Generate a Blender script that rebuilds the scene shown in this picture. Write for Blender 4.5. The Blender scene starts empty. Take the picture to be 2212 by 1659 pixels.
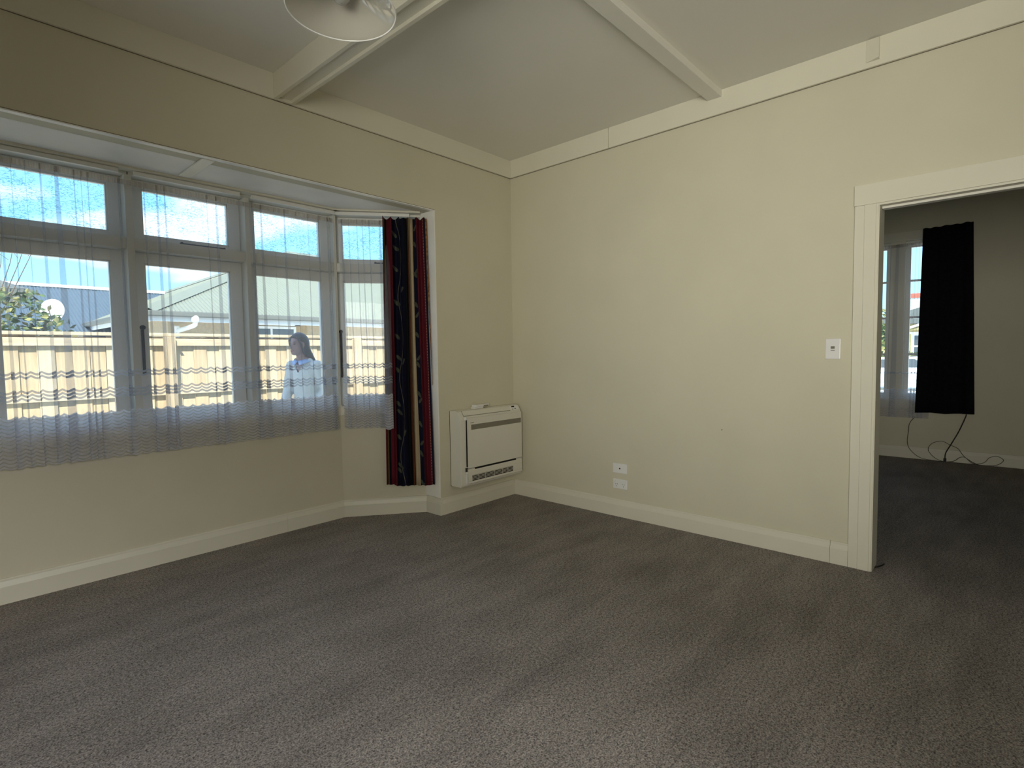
import bpy, bmesh, math, random
from mathutils import Vector, Matrix, Euler
random.seed(7)
S = bpy.context.scene
COL = S.collection
V = Vector

# ------------------------------------------------------------------ camera
cam_d = bpy.data.cameras.new('camera'); cam = bpy.data.objects.new('camera', cam_d); COL.objects.link(cam)
cam_d.sensor_fit = 'HORIZONTAL'; cam_d.sensor_width = 36.0
cam_d.lens = 36.0 * 1178.76 / 2212.0
cam_d.clip_start = 0.02; cam_d.clip_end = 300
YAW, PIT, ROL = 0.8304, -0.0560, 0.0143
fwd = V((math.sin(YAW)*math.cos(PIT), math.cos(YAW)*math.cos(PIT), math.sin(PIT)))
rgt = V((math.cos(YAW), -math.sin(YAW), 0)); dwn = fwd.cross(rgt)
r2 = math.cos(ROL)*rgt + math.sin(ROL)*dwn
d2 = -math.sin(ROL)*rgt + math.cos(ROL)*dwn
M = Matrix((r2, -d2, -fwd)).transposed().to_4x4()
M.translation = V((-3.6029, -3.2774, 1.2611))
cam.matrix_world = M
S.camera = cam

# ------------------------------------------------------------------ view
S.view_settings.view_transform = 'Standard'
S.view_settings.look = 'None'
S.view_settings.gamma = 1.0
S.view_settings.use_curve_mapping = False
S.view_settings.exposure = 0.0
S.cycles.transparent_max_bounces = 40
S.cycles.max_bounces = 10
S.cycles.diffuse_bounces = 6
S.cycles.sample_clamp_indirect = 6.0

# ------------------------------------------------------------------ sky
W = bpy.data.worlds.new('sky'); S.world = W; W.use_nodes = True
nt = W.node_tree; nt.nodes.clear()
def wn(t, **k):
    n = nt.nodes.new(t)
    for a, b in k.items(): setattr(n, a, b)
    return n
tc = wn('ShaderNodeTexCoord'); sx = wn('ShaderNodeSeparateXYZ'); nt.links.new(tc.outputs['Generated'], sx.inputs[0])
ramp = wn('ShaderNodeValToRGB'); nt.links.new(sx.outputs['Z'], ramp.inputs[0])
e = ramp.color_ramp.elements
e[0].position = 0.0; e[0].color = (0.36, 0.68, 0.92, 1)
e[1].position = 0.75; e[1].color = (0.20, 0.44, 0.90, 1)
x = ramp.color_ramp.elements.new(0.22); x.color = (0.22, 0.55, 0.84, 1)
mp = wn('ShaderNodeMapping'); mp.inputs['Scale'].default_value = (1.6, 1.6, 4.5); mp.inputs['Location'].default_value = (0.3, 0.7, 0.2)
nt.links.new(tc.outputs['Generated'], mp.inputs[0])
nz = wn('ShaderNodeTexNoise'); nz.inputs['Scale'].default_value = 2.2; nz.inputs['Detail'].default_value = 5
nt.links.new(mp.outputs[0], nz.inputs[0])
cr = wn('ShaderNodeValToRGB'); cr.color_ramp.elements[0].position = 0.48; cr.color_ramp.elements[1].position = 0.68
nt.links.new(nz.outputs['Fac'], cr.inputs[0])
mx = wn('ShaderNodeMixRGB'); mx.inputs[2].default_value = (1, 1, 1, 1)
nt.links.new(cr.outputs[0], mx.inputs[0]); nt.links.new(ramp.outputs[0], mx.inputs[1])
bg = wn('ShaderNodeBackground'); bg.inputs['Strength'].default_value = 2.8
nt.links.new(mx.outputs[0], bg.inputs[0])
wo = wn('ShaderNodeOutputWorld'); nt.links.new(bg.outputs[0], wo.inputs[0])

# ------------------------------------------------------------------ sun, and two fill lamps added out of view to brighten the room
def light(name, kind, loc, direction, energy, color, **k):
    d = bpy.data.lights.new(name, kind); o = bpy.data.objects.new(name, d); COL.objects.link(o)
    o.location = loc; o.rotation_euler = V(direction).to_track_quat('-Z', 'Y').to_euler()
    d.energy = energy; d.color = color
    for a, b in k.items(): setattr(d, a, b)
    return o
light('sun', 'SUN', (-6, -8, 12), (0.55, 1.0, -0.98), 9.0, (1.0, 0.94, 0.82), angle=0.009)
light('window_daylight_left', 'AREA', (-5.30, -3.7, 1.5), (1, 0.41, 0.10), 41, (1.0, 0.965, 0.855), shape='RECTANGLE', size=2.0, size_y=1.5, spread=math.radians(75))  # added fill aimed at the right wall, no window built here
light('window_daylight_back', 'AREA', (-3.9, -5.5, 1.9), (-0.13, 1, -0.78), 52, (0.99, 0.98, 0.97), shape='RECTANGLE', size=2.4, size_y=1.5, spread=math.radians(70))  # added fill aimed down at the carpet, no window built here

# ------------------------------------------------------------------ materials
class NX:
    """tiny helper that writes arithmetic as math nodes"""
    def __init__(s, nt): s.nt = nt
    def m(s, op, a, b=None, c=None):
        n = s.nt.nodes.new('ShaderNodeMath'); n.operation = op
        for i, q in enumerate((a, b, c)):
            if q is None: continue
            if isinstance(q, (int, float)): n.inputs[i].default_value = q
            else: s.nt.links.new(q, n.inputs[i])
        return n.outputs[0]
    def add(s, a, b): return s.m('ADD', a, b)
    def sub(s, a, b): return s.m('SUBTRACT', a, b)
    def mul(s, a, b): return s.m('MULTIPLY', a, b)
    def mix(s, f, a, b):
        n = s.nt.nodes.new('ShaderNodeMixRGB')
        for i, q in enumerate((f, a, b)):
            if isinstance(q, (int, float)): n.inputs[i].default_value = q
            elif isinstance(q, tuple): n.inputs[i].default_value = (*q, 1)
            else: s.nt.links.new(q, n.inputs[i])
        return n.outputs[0]
    def noise(s, vec, scale, detail=3, rough=.5):
        n = s.nt.nodes.new('ShaderNodeTexNoise'); n.inputs['Scale'].default_value = scale
        n.inputs['Detail'].default_value = detail; n.inputs['Roughness'].default_value = rough
        if vec is not None: s.nt.links.new(vec, n.inputs['Vector'])
        return n.outputs['Fac']
    def maprange(s, v, a, b, c, d):
        n = s.nt.nodes.new('ShaderNodeMapRange'); s.nt.links.new(v, n.inputs[0])
        for i, q in enumerate((a, b, c, d)): n.inputs[i+1].default_value = q
        return n.outputs[0]
    def mapping(s, vec, scale=(1, 1, 1), rot=(0, 0, 0)):
        n = s.nt.nodes.new('ShaderNodeMapping'); s.nt.links.new(vec, n.inputs[0])
        n.inputs['Scale'].default_value = scale; n.inputs['Rotation'].default_value = rot
        return n.outputs[0]

def base_mat(name, rough=.6, spec=.3):
    m = bpy.data.materials.new(name); m.use_nodes = True
    p = m.node_tree.nodes['Principled BSDF']
    p.inputs['Roughness'].default_value = rough; p.inputs['Specular IOR Level'].default_value = spec
    return m, m.node_tree, p, NX(m.node_tree)

def mat(name, col, rough=.6, spec=.3, var=.06, scale=8, bump=0.0, bscale=60, metal=0.0, stretch=(1, 1, 1), detail=3):
    m, t, p, x = base_mat(name, rough, spec)
    c = t.nodes.new('ShaderNodeTexCoord'); v = x.mapping(c.outputs['Object'], stretch)
    f = x.noise(v, scale, detail)
    dark = tuple(max(0, q*(1-var)) for q in col); lite = tuple(min(1, q*(1+var)) for q in col)
    t.links.new(x.mix(x.maprange(f, .3, .7, 0, 1), dark, lite), p.inputs['Base Color'])
    p.inputs['Metallic'].default_value = metal
    if bump:
        b = t.nodes.new('ShaderNodeBump'); b.inputs['Strength'].default_value = bump; b.inputs['Distance'].default_value = .004
        t.links.new(x.noise(v, bscale, 4), b.inputs['Height']); t.links.new(b.outputs[0], p.inputs['Normal'])
    return m

MT = {}
MT['wall'] = mat('wall_paint', (.635, .603, .468), .62, .3, .025, 2.2, .05, 170)
MT['trim'] = mat('trim_gloss', (.72, .695, .575), .38, .4, .02, 3, .03, 40)
MT['white'] = mat('white_gloss', (.74, .73, .66), .35, .4, .02, 3)
MT['sash'] = mat('sash_white', (.86, .86, .82), .35, .4, .02, 3)
MT['groove'] = mat('caulk_gap', (.20, .17, .12), .8)  # gap line colour with its shade painted in
MT['ceil'] = mat('ceiling_paint', (.76, .745, .67), .75, .2, .02, 1.5, .03, 120)
MT['soffit'] = mat('soffit_paint', (.90, .88, .82), .5, .4, .05, 3.5, .12, 12)
MT['plast'] = mat('white_plastic', (.72, .70, .61), .38, .45, .015, 4)
MT['plast2'] = mat('bright_plastic', (.80, .80, .78), .3, .5, .01, 4)
MT['band'] = mat('grey_band', (.21, .195, .15), .4, .4, .05, 20)
MT['dark'] = mat('dark_gap', (.012, .010, .009), .6, .2, .1, 20)
MT['iron'] = mat('dark_metal', (.035, .03, .028), .45, .5, .2, 60)
MT['print'] = mat('grey_print', (.16, .15, .12), .5)
MT['cable'] = mat('black_cable', (.02, .018, .015), .5)
MT['gcable'] = mat('grey_cable', (.07, .065, .05), .5)
MT['black_cloth'] = mat('black_cloth', (.008, .008, .011), .95, .05, .2, 30)
MT['pine'] = mat('fence_pine', (.56, .44, .28), .75, .2, .22, 3.2, .15, 12, stretch=(9, 9, 1))
MT['pine2'] = mat('fence_pine_pale', (.62, .52, .36), .75, .2, .18, 3.0, .15, 12, stretch=(9, 9, 1))
MT['rail'] = mat('fence_rail_pine', (.60, .49, .33), .75, .2, .2, 3.0, .15, 12, stretch=(1, 9, 9))
MT['roof'] = mat('roof_sage_steel', (.245, .262, .19), .45, .4, .03, 3)
MT['roof2'] = mat('roof_blue_grey_steel', (.085, .120, .145), .5, .4, .05, 3)
MT['roof3'] = mat('roof_dark_tile', (.16, .17, .15), .6, .3, .1, 5)
MT['fascia'] = mat('fascia_grey', (.17, .18, .16), .5, .3, .04, 4)
MT['eave'] = mat('eave_white', (.85, .88, .88), .5, .3, .03, 4)
MT['timber'] = mat('tan_timber', (.42, .31, .17), .7, .2, .2, 6, stretch=(6, 6, 1))
MT['brick'] = mat('brick_tan', (.50, .41, .28), .8, .2, .15, 22, .1, 60)
MT['pipe'] = mat('pvc_white', (.88, .88, .86), .35, .4, .01, 4)
MT['leaf'] = mat('leaf_green', (.085, .13, .04), .5, .4, .7, 5, detail=1)
MT['leaf2'] = mat('leaf_yellow_green', (.28, .27, .09), .5, .4, .4, 5, detail=1)
MT['bark'] = mat('bark', (.14, .10, .07), .9, .1, .3, 12)
MT['ground'] = mat('concrete_path', (.80, .78, .71), .9, .1, .12, 3, .1, 40)
MT['terracotta'] = mat('terracotta', (.55, .16, .10), .7, .2, .1, 10)
MT['yellow'] = mat('yellow_weatherboard', (.62, .52, .24), .7, .2, .06, 4)
MT['hill'] = mat('hill_scrub', (.30, .30, .16), .9, .1, .5, .25)
MT['skin'] = mat('skin', (.30, .175, .15), .5, .4, .06, 14)
MT['hair'] = mat('dark_brown_hair', (.05, .034, .026), .5, .4, .3, 50, .4, 90, stretch=(1, 1, .15))
MT['sweater'] = mat('cream_knit', (.60, .59, .56), .9, .1, .06, 60, .3, 160)
MT['blue_shirt'] = mat('pale_blue_cotton', (.36, .47, .72), .8, .2, .05, 20)
MT['jeans'] = mat('dark_trousers', (.05, .06, .09), .9, .1, .1, 40)
MT['lips'] = mat('lips', (.36, .14, .12), .45)
MT['eyes'] = mat('eye_dark', (.03, .02, .02), .3)

# carpet
m, t, p, x = base_mat('carpet_pile', .95, .08)
c = t.nodes.new('ShaderNodeTexCoord'); o = c.outputs['Object']
fine = x.noise(o, 165, 3, .75); mid = x.noise(o, 70, 2, .6)
big = x.noise(x.mapping(o, (1.0, 1.6, 1)), 1.5, 4, .6)
brush = x.noise(x.mapping(o, (1, 4.0, 1), (0, 0, .6)), 2.2, 3, .5)
f = x.add(x.mul(x.maprange(fine, .38, .63, 0, 1), .70), x.mul(x.maprange(mid, .35, .65, 0, 1), .30))
colr = x.mix(f, (.082, .072, .066), (.76, .685, .63))
shade = x.maprange(x.add(x.mul(big, .6), x.mul(brush, .4)), .36, .64, .80, 1.18)
hsv = t.nodes.new('ShaderNodeHueSaturation'); t.links.new(colr, hsv.inputs['Color']); t.links.new(shade, hsv.inputs['Value'])
t.links.new(hsv.outputs[0], p.inputs['Base Color'])
b = t.nodes.new('ShaderNodeBump'); b.inputs['Strength'].default_value = .9; b.inputs['Distance'].default_value = .008
t.links.new(f, b.inputs['Height']); t.links.new(b.outputs[0], p.inputs['Normal'])
MT['carpet'] = m

# clear and obscure window glass (thin panes: reflect a little, let the rest straight through)
def glass(name, ripple):
    m = bpy.data.materials.new(name); m.use_nodes = True; t = m.node_tree; t.nodes.clear(); x = NX(t)
    out = t.nodes.new('ShaderNodeOutputMaterial'); tr = t.nodes.new('ShaderNodeBsdfTransparent'); gl = t.nodes.new('ShaderNodeBsdfGlossy')
    gl.inputs['Roughness'].default_value = .02
    mxs = t.nodes.new('ShaderNodeMixShader'); fr = t.nodes.new('ShaderNodeFresnel'); fr.inputs[0].default_value = 1.45
    tr.inputs[0].default_value = (.975, .99, .985, 1)
    if ripple:
        c = t.nodes.new('ShaderNodeTexCoord')
        n = x.noise(x.mapping(c.outputs['Object'], (1, 1, 2.4)), 34, 2, .5)
        d = x.m('ABSOLUTE', x.sub(n, .52))
        k = x.maprange(d, .0, .030, .0, 1.0)
        n2 = x.noise(c.outputs['Object'], 9, 2)
        k2 = x.m('MAXIMUM', k, x.maprange(n2, .36, .52, 1.0, .0))
        t.links.new(x.mix(k2, (.36, .52, .62), (.97, .985, .985)), tr.inputs[0])
    t.links.new(x.mul(fr.outputs[0], .6), mxs.inputs[0]); t.links.new(tr.outputs[0], mxs.inputs[1]); t.links.new(gl.outputs[0], mxs.inputs[2])
    t.links.new(mxs.outputs[0], out.inputs[0]); return m
MT['glass'] = glass('clear_glass', False)
MT['rippled'] = glass('rippled_glass', True)
m, t, p, x = base_mat('dark_house_glass', .08, .6); p.inputs['Base Color'].default_value = (.10, .12, .13, 1); MT['dglass'] = m

# lace: sheer net with scalloped bands woven in, coordinates are metres along the cloth (u) and height (v)
def lace(name, bands, hem_top, head, head_z, base=.235):
    m = bpy.data.materials.new(name); m.use_nodes = True; t = m.node_tree; t.nodes.clear(); x = NX(t)
    uv = t.nodes.new('ShaderNodeUVMap'); uv.uv_map = 'cloth'; sp = t.nodes.new('ShaderNodeSeparateXYZ'); t.links.new(uv.outputs[0], sp.inputs[0])
    u, v = sp.outputs[0], sp.outputs[1]
    h = x.mul(x.m('ABSOLUTE', x.m('SINE', x.mul(u, math.pi/.062))), .013)
    z = x.add(v, h)
    saw = x.m('FRACT', x.mul(z, 1/.0195))
    line = x.m('LESS_THAN', x.m('ABSOLUTE', x.sub(saw, .5)), .31)
    def inside(a, b): return x.mul(x.m('GREATER_THAN', z, a), x.m('LESS_THAN', z, b))
    reg = None
    for a, b in bands:
        q = inside(a*.0195, b*.0195); reg = q if reg is None else x.m('MAXIMUM', reg, q)
    hem = x.m('LESS_THAN', z, hem_top)
    dens = x.m('MAXIMUM', x.mul(line, .52), x.mul(hem, .0))
    band = x.mul(x.m('MAXIMUM', reg, hem), dens)
    fades = x.mul(hem, .13)
    hd = x.mul(x.m('GREATER_THAN', v, head_z), .38)
    pl = x.mul(x.maprange(x.noise(x.mapping(uv.outputs[0], (1, .05, 1)), 130, 2), .42, .62, 0, 1), x.mul(x.m('GREATER_THAN', v, head_z), .35))
    weave = x.mul(x.noise(x.mapping(uv.outputs[0], (1, .3, 1)), 240, 1), .06)
    op = x.m('MINIMUM', x.add(x.add(x.add(x.add(band, base), fades), x.add(hd, pl)), weave), .92)
    tr = t.nodes.new('ShaderNodeBsdfTransparent')
    df = t.nodes.new('ShaderNodeBsdfDiffuse'); tl = t.nodes.new('ShaderNodeBsdfTranslucent')
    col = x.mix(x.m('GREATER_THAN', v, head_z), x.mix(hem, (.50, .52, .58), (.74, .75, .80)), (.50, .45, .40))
    t.links.new(col, df.inputs[0]); t.links.new(col, tl.inputs[0])
    a = t.nodes.new('ShaderNodeMixShader'); a.inputs[0].default_value = .58; t.links.new(df.outputs[0], a.inputs[1]); t.links.new(tl.outputs[0], a.inputs[2])
    bmx = t.nodes.new('ShaderNodeMixShader'); t.links.new(op, bmx.inputs[0]); t.links.new(tr.outputs[0], bmx.inputs[1]); t.links.new(a.outputs[0], bmx.inputs[2])
    out = t.nodes.new('ShaderNodeOutputMaterial'); t.links.new(bmx.outputs[0], out.inputs[0]); return m
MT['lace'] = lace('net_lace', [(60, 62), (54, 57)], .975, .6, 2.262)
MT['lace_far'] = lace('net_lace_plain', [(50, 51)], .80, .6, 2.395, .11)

# striped drape with leafy vines, coordinates: u = 0..1 across the visible cloth, v = height in metres
m, t, p, x = base_mat('striped_drape', .85, .12)
uv = t.nodes.new('ShaderNodeUVMap'); uv.uv_map = 'cloth'; sp = t.nodes.new('ShaderNodeSeparateXYZ'); t.links.new(uv.outputs[0], sp.inputs[0])
u, v = sp.outputs[0], sp.outputs[1]
rp = t.nodes.new('ShaderNodeValToRGB'); rp.color_ramp.interpolation = 'CONSTANT'; t.links.new(u, rp.inputs[0])
BUR, NAV, CRM, BLK, RST, TAN = (.115, .013, .022), (.0085, .010, .026), (.46, .38, .25), (.006, .007, .009), (.085, .024, .010), (.20, .13, .06)
stripes = [(0, BUR), (.045, TAN), (.080, BLK), (.115, BUR), (.25, NAV), (.49, BLK), (.55, RST), (.615, CRM), (.70, NAV), (.80, BUR), (.955, NAV)]
el = rp.color_ramp.elements
el[0].position = 0; el[0].color = (*BUR, 1); el[1].position = .999; el[1].color = (*RST, 1)
for a, q in stripes[1:]:
    n = el.new(a); n.color = (*q, 1)
colr = rp.outputs[0]
def ell(uc, per, ph, slope, a, b, wob=0):
    """a leaf every `per` metres beside the stem at uc"""
    dz = x.mul(x.sub(x.m('FRACT', x.add(x.mul(v, 1/per), ph)), .5), per)
    du = x.mul(x.sub(u, uc), .36)
    e1 = x.mul(x.add(du, x.mul(dz, slope)), 1/b); e2 = x.mul(x.sub(dz, x.mul(du, slope)), 1/a)
    return x.m('LESS_THAN', x.add(x.mul(e1, e1), x.mul(e2, e2)), 1.0)
def stem(uc, amp, per, w):
    s = x.mul(x.m('SINE', x.mul(v, 2*math.pi/per)), amp)
    return x.m('LESS_THAN', x.m('ABSOLUTE', x.sub(x.sub(u, uc), s)), w)
in1 = x.mul(x.m('GREATER_THAN', u, .25), x.m('LESS_THAN', u, .49)); in2 = x.mul(x.m('GREATER_THAN', u, .70), x.m('LESS_THAN', u, .80))
leafm = x.m('MAXIMUM', x.m('MAXIMUM', ell(.295, .26, .1, .55, .030, .011), ell(.315, .42, .55, .7, .034, .012)), ell(.425, .55, .3, -.5, .03, .011))
leafm = x.mul(leafm, in1)
leaf2 = x.mul(x.m('MAXIMUM', ell(.735, .23, .35, .5, .030, .011), ell(.755, .33, .75, -.6, .028, .011)), in2)
vine = x.mul(stem(.375, .055, .62, .0055), in1)
colr = x.mix(vine, colr, (.17, .155, .11))
colr = x.mix(x.m('MAXIMUM', leafm, leaf2), colr, (.085, .092, .070))
fl = x.noise(x.mapping(uv.outputs[0], (60, 35, 1)), 4, 3)
colr = x.mix(x.mul(x.maprange(fl, .45, .75, 0, .8), x.mul(x.m('GREATER_THAN', u, .55), x.m('GREATER_THAN', .615, u))), colr, (.20, .10, .06))
rib = x.mul(x.m('LESS_THAN', x.m('ABSOLUTE', x.sub(u, .945)), .006), x.m('GREATER_THAN', x.m('FRACT', x.mul(v, 45)), .45))
colr = x.mix(x.mul(rib, .7), colr, (.35, .24, .16))
t.links.new(colr, p.inputs['Base Color'])
MT['drape'] = m
MT['lining'] = mat('drape_lining', (.26, .13, .05), .9, .1, .6, 20, stretch=(1, 1, 2.5))

# lamp glass
m, t, p, x = base_mat('opal_glass', .09, .6); p.inputs['Base Color'].default_value = (.60, .585, .50, 1); p.inputs['Coat Weight'].default_value = .6; MT['opal'] = m
m, t, p, x = base_mat('bright_rim', .12, .7); p.inputs['Base Color'].default_value = (.95, .95, .92, 1); p.inputs['Coat Weight'].default_value = .8; MT['rim'] = m
m, t, p, x = base_mat('bulb_glass', .08, .6); p.inputs['Base Color'].default_value = (.66, .66, .60, 1); p.inputs['Transmission Weight'].default_value = .35; MT['bulb'] = m

# ------------------------------------------------------------------ mesh building
def lk(o): COL.objects.link(o); return o
class MB:
    def __init__(s): s.v = []; s.f = []; s.uv = None; s.smooth = False
    def add(s, vs, fs):
        k = len(s.v); s.v += [V(q) for q in vs]; s.f += [tuple(i+k for i in f) for f in fs]; return s
    def obox(s, P, t, n, ta, tb, na, nb, za, zb):
        P, t, n = V(P), V(t), V(n); z = V((0, 0, 1)); vs = []
        for a in (ta, tb):
            for b in (na, nb):
                for c in (za, zb): vs.append(P + t*a + n*b + z*c)
        return s.add(vs, [(0, 1, 3, 2), (4, 6, 7, 5), (0, 4, 5, 1), (2, 3, 7, 6), (0, 2, 6, 4), (1, 5, 7, 3)])
    def box(s, x0, x1, y0, y1, z0, z1): return s.obox((0, 0, 0), (1, 0, 0), (0, 1, 0), x0, x1, y0, y1, z0, z1)
    def prism(s, poly, axis, a, b):
        """extrude a 2D polygon along axis between a and b"""
        n = len(poly)
        def P(q, w): return {'x': (w, q[0], q[1]), 'y': (q[0], w, q[1]), 'z': (q[0], q[1], w)}[axis]
        return s.add([P(q, a) for q in poly] + [P(q, b) for q in poly],
                     [tuple(range(n))[::-1], tuple(range(n, 2*n))] + [(i, (i+1) % n, n+(i+1) % n, n+i) for i in range(n)])
    def loft(s, rings, cap=True, closed=True):
        k = len(s.v); n = len(rings[0])
        for r in rings: s.v += [V(q) for q in r]
        for i in range(len(rings)-1):
            for j in range(n if closed else n-1):
                a = k+i*n+j; b = k+i*n+(j+1) % n; s.f.append((a, b, b+n, a+n))
        if cap: s.f.append(tuple(k+j for j in range(n))[::-1]); s.f.append(tuple(k+(len(rings)-1)*n+j for j in range(n)))
        return s
    def tube(s, pts, r, n=8, r_end=None):
        pts = [V(q) for q in pts]; rings = []
        for i, q in enumerate(pts):
            d = (pts[min(i+1, len(pts)-1)] - pts[max(i-1, 0)]).normalized()
            a = d.cross(V((0, 0, 1))); a = a.normalized() if a.length > 1e-3 else V((1, 0, 0)); b = d.cross(a)
            rr = r if r_end is None else r + (r_end-r)*i/(len(pts)-1)
            rings.append([q + (a*math.cos(w) + b*math.sin(w))*rr for w in [2*math.pi*j/n for j in range(n)]])
        return s.loft(rings)
    def lathe(s, prof, c, n=40, cap=False):
        c = V(c)
        return s.loft([[c + V((r*math.cos(w), r*math.sin(w), z)) for w in [2*math.pi*j/n for j in range(n)]] for r, z in prof], cap)
    def build(s, name, m, parent=None, bevel=0, smooth=False, solid=0, seg=2):
        root = V((0, 0, 0)); q = parent
        while q is not None: root += q.location; q = q.parent
        me = bpy.data.meshes.new(name); me.from_pydata([tuple(a-root) for a in s.v], [], s.f); me.update()
        bm = bmesh.new(); bm.from_mesh(me)
        if not s.uv: bmesh.ops.recalc_face_normals(bm, faces=bm.faces)
        if bevel:
            ed = [e for e in bm.edges if len(e.link_faces) == 2 and e.calc_face_angle(0) > .6]
            bmesh.ops.bevel(bm, geom=ed, offset=bevel, segments=seg, affect='EDGES', profile=.6)
        bm.to_mesh(me); bm.free()
        if s.uv:
            l = me.uv_layers.new(name='cloth')
            for lp in me.loops: l.data[lp.index].uv = s.uv[lp.vertex_index]
        if smooth:
            me.polygons.foreach_set('use_smooth', [True]*len(me.polygons))
        me.materials.append(MT[m] if isinstance(m, str) else m)
        ob = lk(bpy.data.objects.new(name, me))
        if parent is not None: ob.parent = parent
        if solid:
            md = ob.modifiers.new('thick', 'SOLIDIFY'); md.thickness = solid; md.offset = 0
        return ob
def thing(name, label, cat, loc=(0, 0, 0), group=None):
    o = lk(bpy.data.objects.new(name, None)); o.location = loc; o.empty_display_size = .1
    o['label'] = label; o['category'] = cat
    if group: o['group'] = group
    return o
def tag(o, label, cat, group=None):
    o['label'] = label; o['category'] = cat
    if group: o['group'] = group
    return o
def struct(o): o['kind'] = 'structure'; return o
def sempty(name, loc=(0, 0, 0)):
    o = lk(bpy.data.objects.new(name, None)); o.location = loc; o['kind'] = 'structure'; return o
Xa, Ya, Za = V((1, 0, 0)), V((0, 1, 0)), V((0, 0, 1))

# ------------------------------------------------------------------ room shell
H = 2.932; HEAD = 2.362; RAIL = 2.785
JX, JY = -.865, .165          # right jamb of the bay
BX, BY = -1.385, .556         # right corner of the bay front
LX, LJ = -4.035, -4.555       # left corner and left jamb (mirrored)
LW = -5.42; BK = -5.6         # left and back walls
struct(MB().box(LW-.2, .0, BK-.2, 0, -.12, 0).box(0, 4.05, BK-.2, .6, -.12, 0).prism([(JX, 0), (JX, JY), (BX, BY), (LX, BY), (LJ, JY), (LJ, 0)], 'z', -.12, 0).build('floor', 'carpet'))
struct(MB().box(LW-.2, 4.2, BK-.2, .62, H, H+.12).build('ceiling', 'ceil'))
# window wall
struct(MB().box(JX, 0, 0, .13, 0, H).box(LW-.13, LJ, 0, .13, 0, H).box(LJ, JX, 0, .13, HEAD, H).build('wall_front', 'wall'))
# bay walls below the sills and the soffit over the bay
tR = V((BX-JX, BY-JY, 0)); LEN = tR.length; tR.normalize(); nR = V((-tR.y, tR.x, 0)) * -1   # t from jamb to corner, n toward outside
if nR.y < 0: nR = -nR
tS = -tR; nOut = nR                                            # along the side from the corner to the jamb
struct(MB().box(LX, BX, BY, BY+.16, 0, .865).build('wall_bay_front', 'wall'))
struct(MB().obox((BX, BY, 0), tS, nOut, 0, LEN, 0, .16, 0, .865).box(JX, JX+.09, .1305, JY+.14, 0, HEAD).build('wall_bay_right', 'wall'))
tL = V((LJ-LX, JY-BY, 0)).normalized(); nL = V((-nOut.x, nOut.y, 0))
struct(MB().obox((LX, BY, 0), tL, nL, 0, LEN, 0, .16, 0, .865).box(LJ-.09, LJ, .1305, JY+.14, 0, HEAD).build('wall_bay_left', 'wall'))
struct(MB().prism([(JX+.1, .128), (JX+.1, JY+.1), (BX+.09, BY+.22), (LX-.09, BY+.22), (LJ-.1, JY+.1), (LJ-.1, .128)], 'z', HEAD, HEAD+.16).build('ceiling_bay', 'soffit'))
struct(MB().box(JX-.008, JX-.0004, -.003, JY+.01, .134, HEAD-.001).build('trim_1', 'soffit', None, .0015))     # painted right jamb lining
struct(MB().box(LJ+.0004, LJ+.008, -.003, JY+.01, .134, HEAD-.001).build('trim_2', 'white', None, .0015))
# right wall with the wide doorway
DY0, DY1, DZ = -2.714, -4.6, 2.05
struct(MB().box(0, .12, DY0-.0, .13, 0, H).box(0, .12, BK, DY1, 0, H).box(0, .12, DY1, DY0, DZ, H).build('wall_right', 'wall'))
struct(MB().box(LW-.13, LW, BK, 0, 0, H).build('wall_left', 'wall'))
struct(MB().box(LW-.13, 0.12, BK-.13, BK, 0, H).build('wall_back', 'wall'))
# far room: outer wall with window opening, two ends
FX = 4.045; WY0, WY1, WZ0, WZ1 = -2.80, -1.50, .69, 2.47
struct(MB().box(FX, FX+.16, BK, WY0, 0, H).box(FX, FX+.16, WY1, .6, 0, H).box(FX, FX+.16, WY0, WY1, 0, WZ0).box(FX, FX+.16, WY0, WY1, WZ1, H).build('wall_far_right', 'wall'))
struct(MB().box(.0, FX+.16, .6, .73, 0, H).box(-.13, .12, .13, .73, 0, H).build('wall_far_front', 'wall'))
struct(MB().box(.12, FX+.16, BK-.13, BK, 0, H).build('wall_far_back', 'wall'))
# roof of this house
struct(MB().box(LW-.9, FX+.8, BK-1, 1.10, 3.10, 3.22).build('ceiling_roof_slab', 'fascia'))

# --- frieze boards (deep flat cornice), in lengths with open joints
fr = sempty('trim_3')
for a, b in ((LW, -2.0875), (-1.9645, -.012)):
    MB().box(a+.001, b-.001, -.02, 0, RAIL, H).build('frieze_board', 'trim', fr, .0015)
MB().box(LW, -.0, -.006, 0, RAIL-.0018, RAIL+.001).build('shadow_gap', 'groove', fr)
fr = sempty('trim_4')
for a, b in ((-.02, -1.0115), (-1.0145, DY0-.9), (DY0-.9, BK)):
    MB().box(-.02, 0, b+.0006, a-.0006, RAIL, H).build('frieze_board', 'trim', fr, .0015)
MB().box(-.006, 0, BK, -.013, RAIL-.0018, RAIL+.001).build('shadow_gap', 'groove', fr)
w = MB(); w.add([(-.02, -2.650, 2.813), (-.02, -2.650, H), (-.02, -2.714, 2.813), (-.02, -2.714, H-.006), (-.0205, -2.650, 2.813), (-.0205, -2.650, H), (-.046, -2.714, 2.817), (-.046, -2.714, H-.012)],
      [(0, 1, 3, 2), (4, 6, 7, 5), (0, 2, 6, 4), (1, 5, 7, 3), (2, 3, 7, 6), (0, 4, 5, 1)])
w.build('cover_piece', 'trim', fr, .001)
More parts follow.
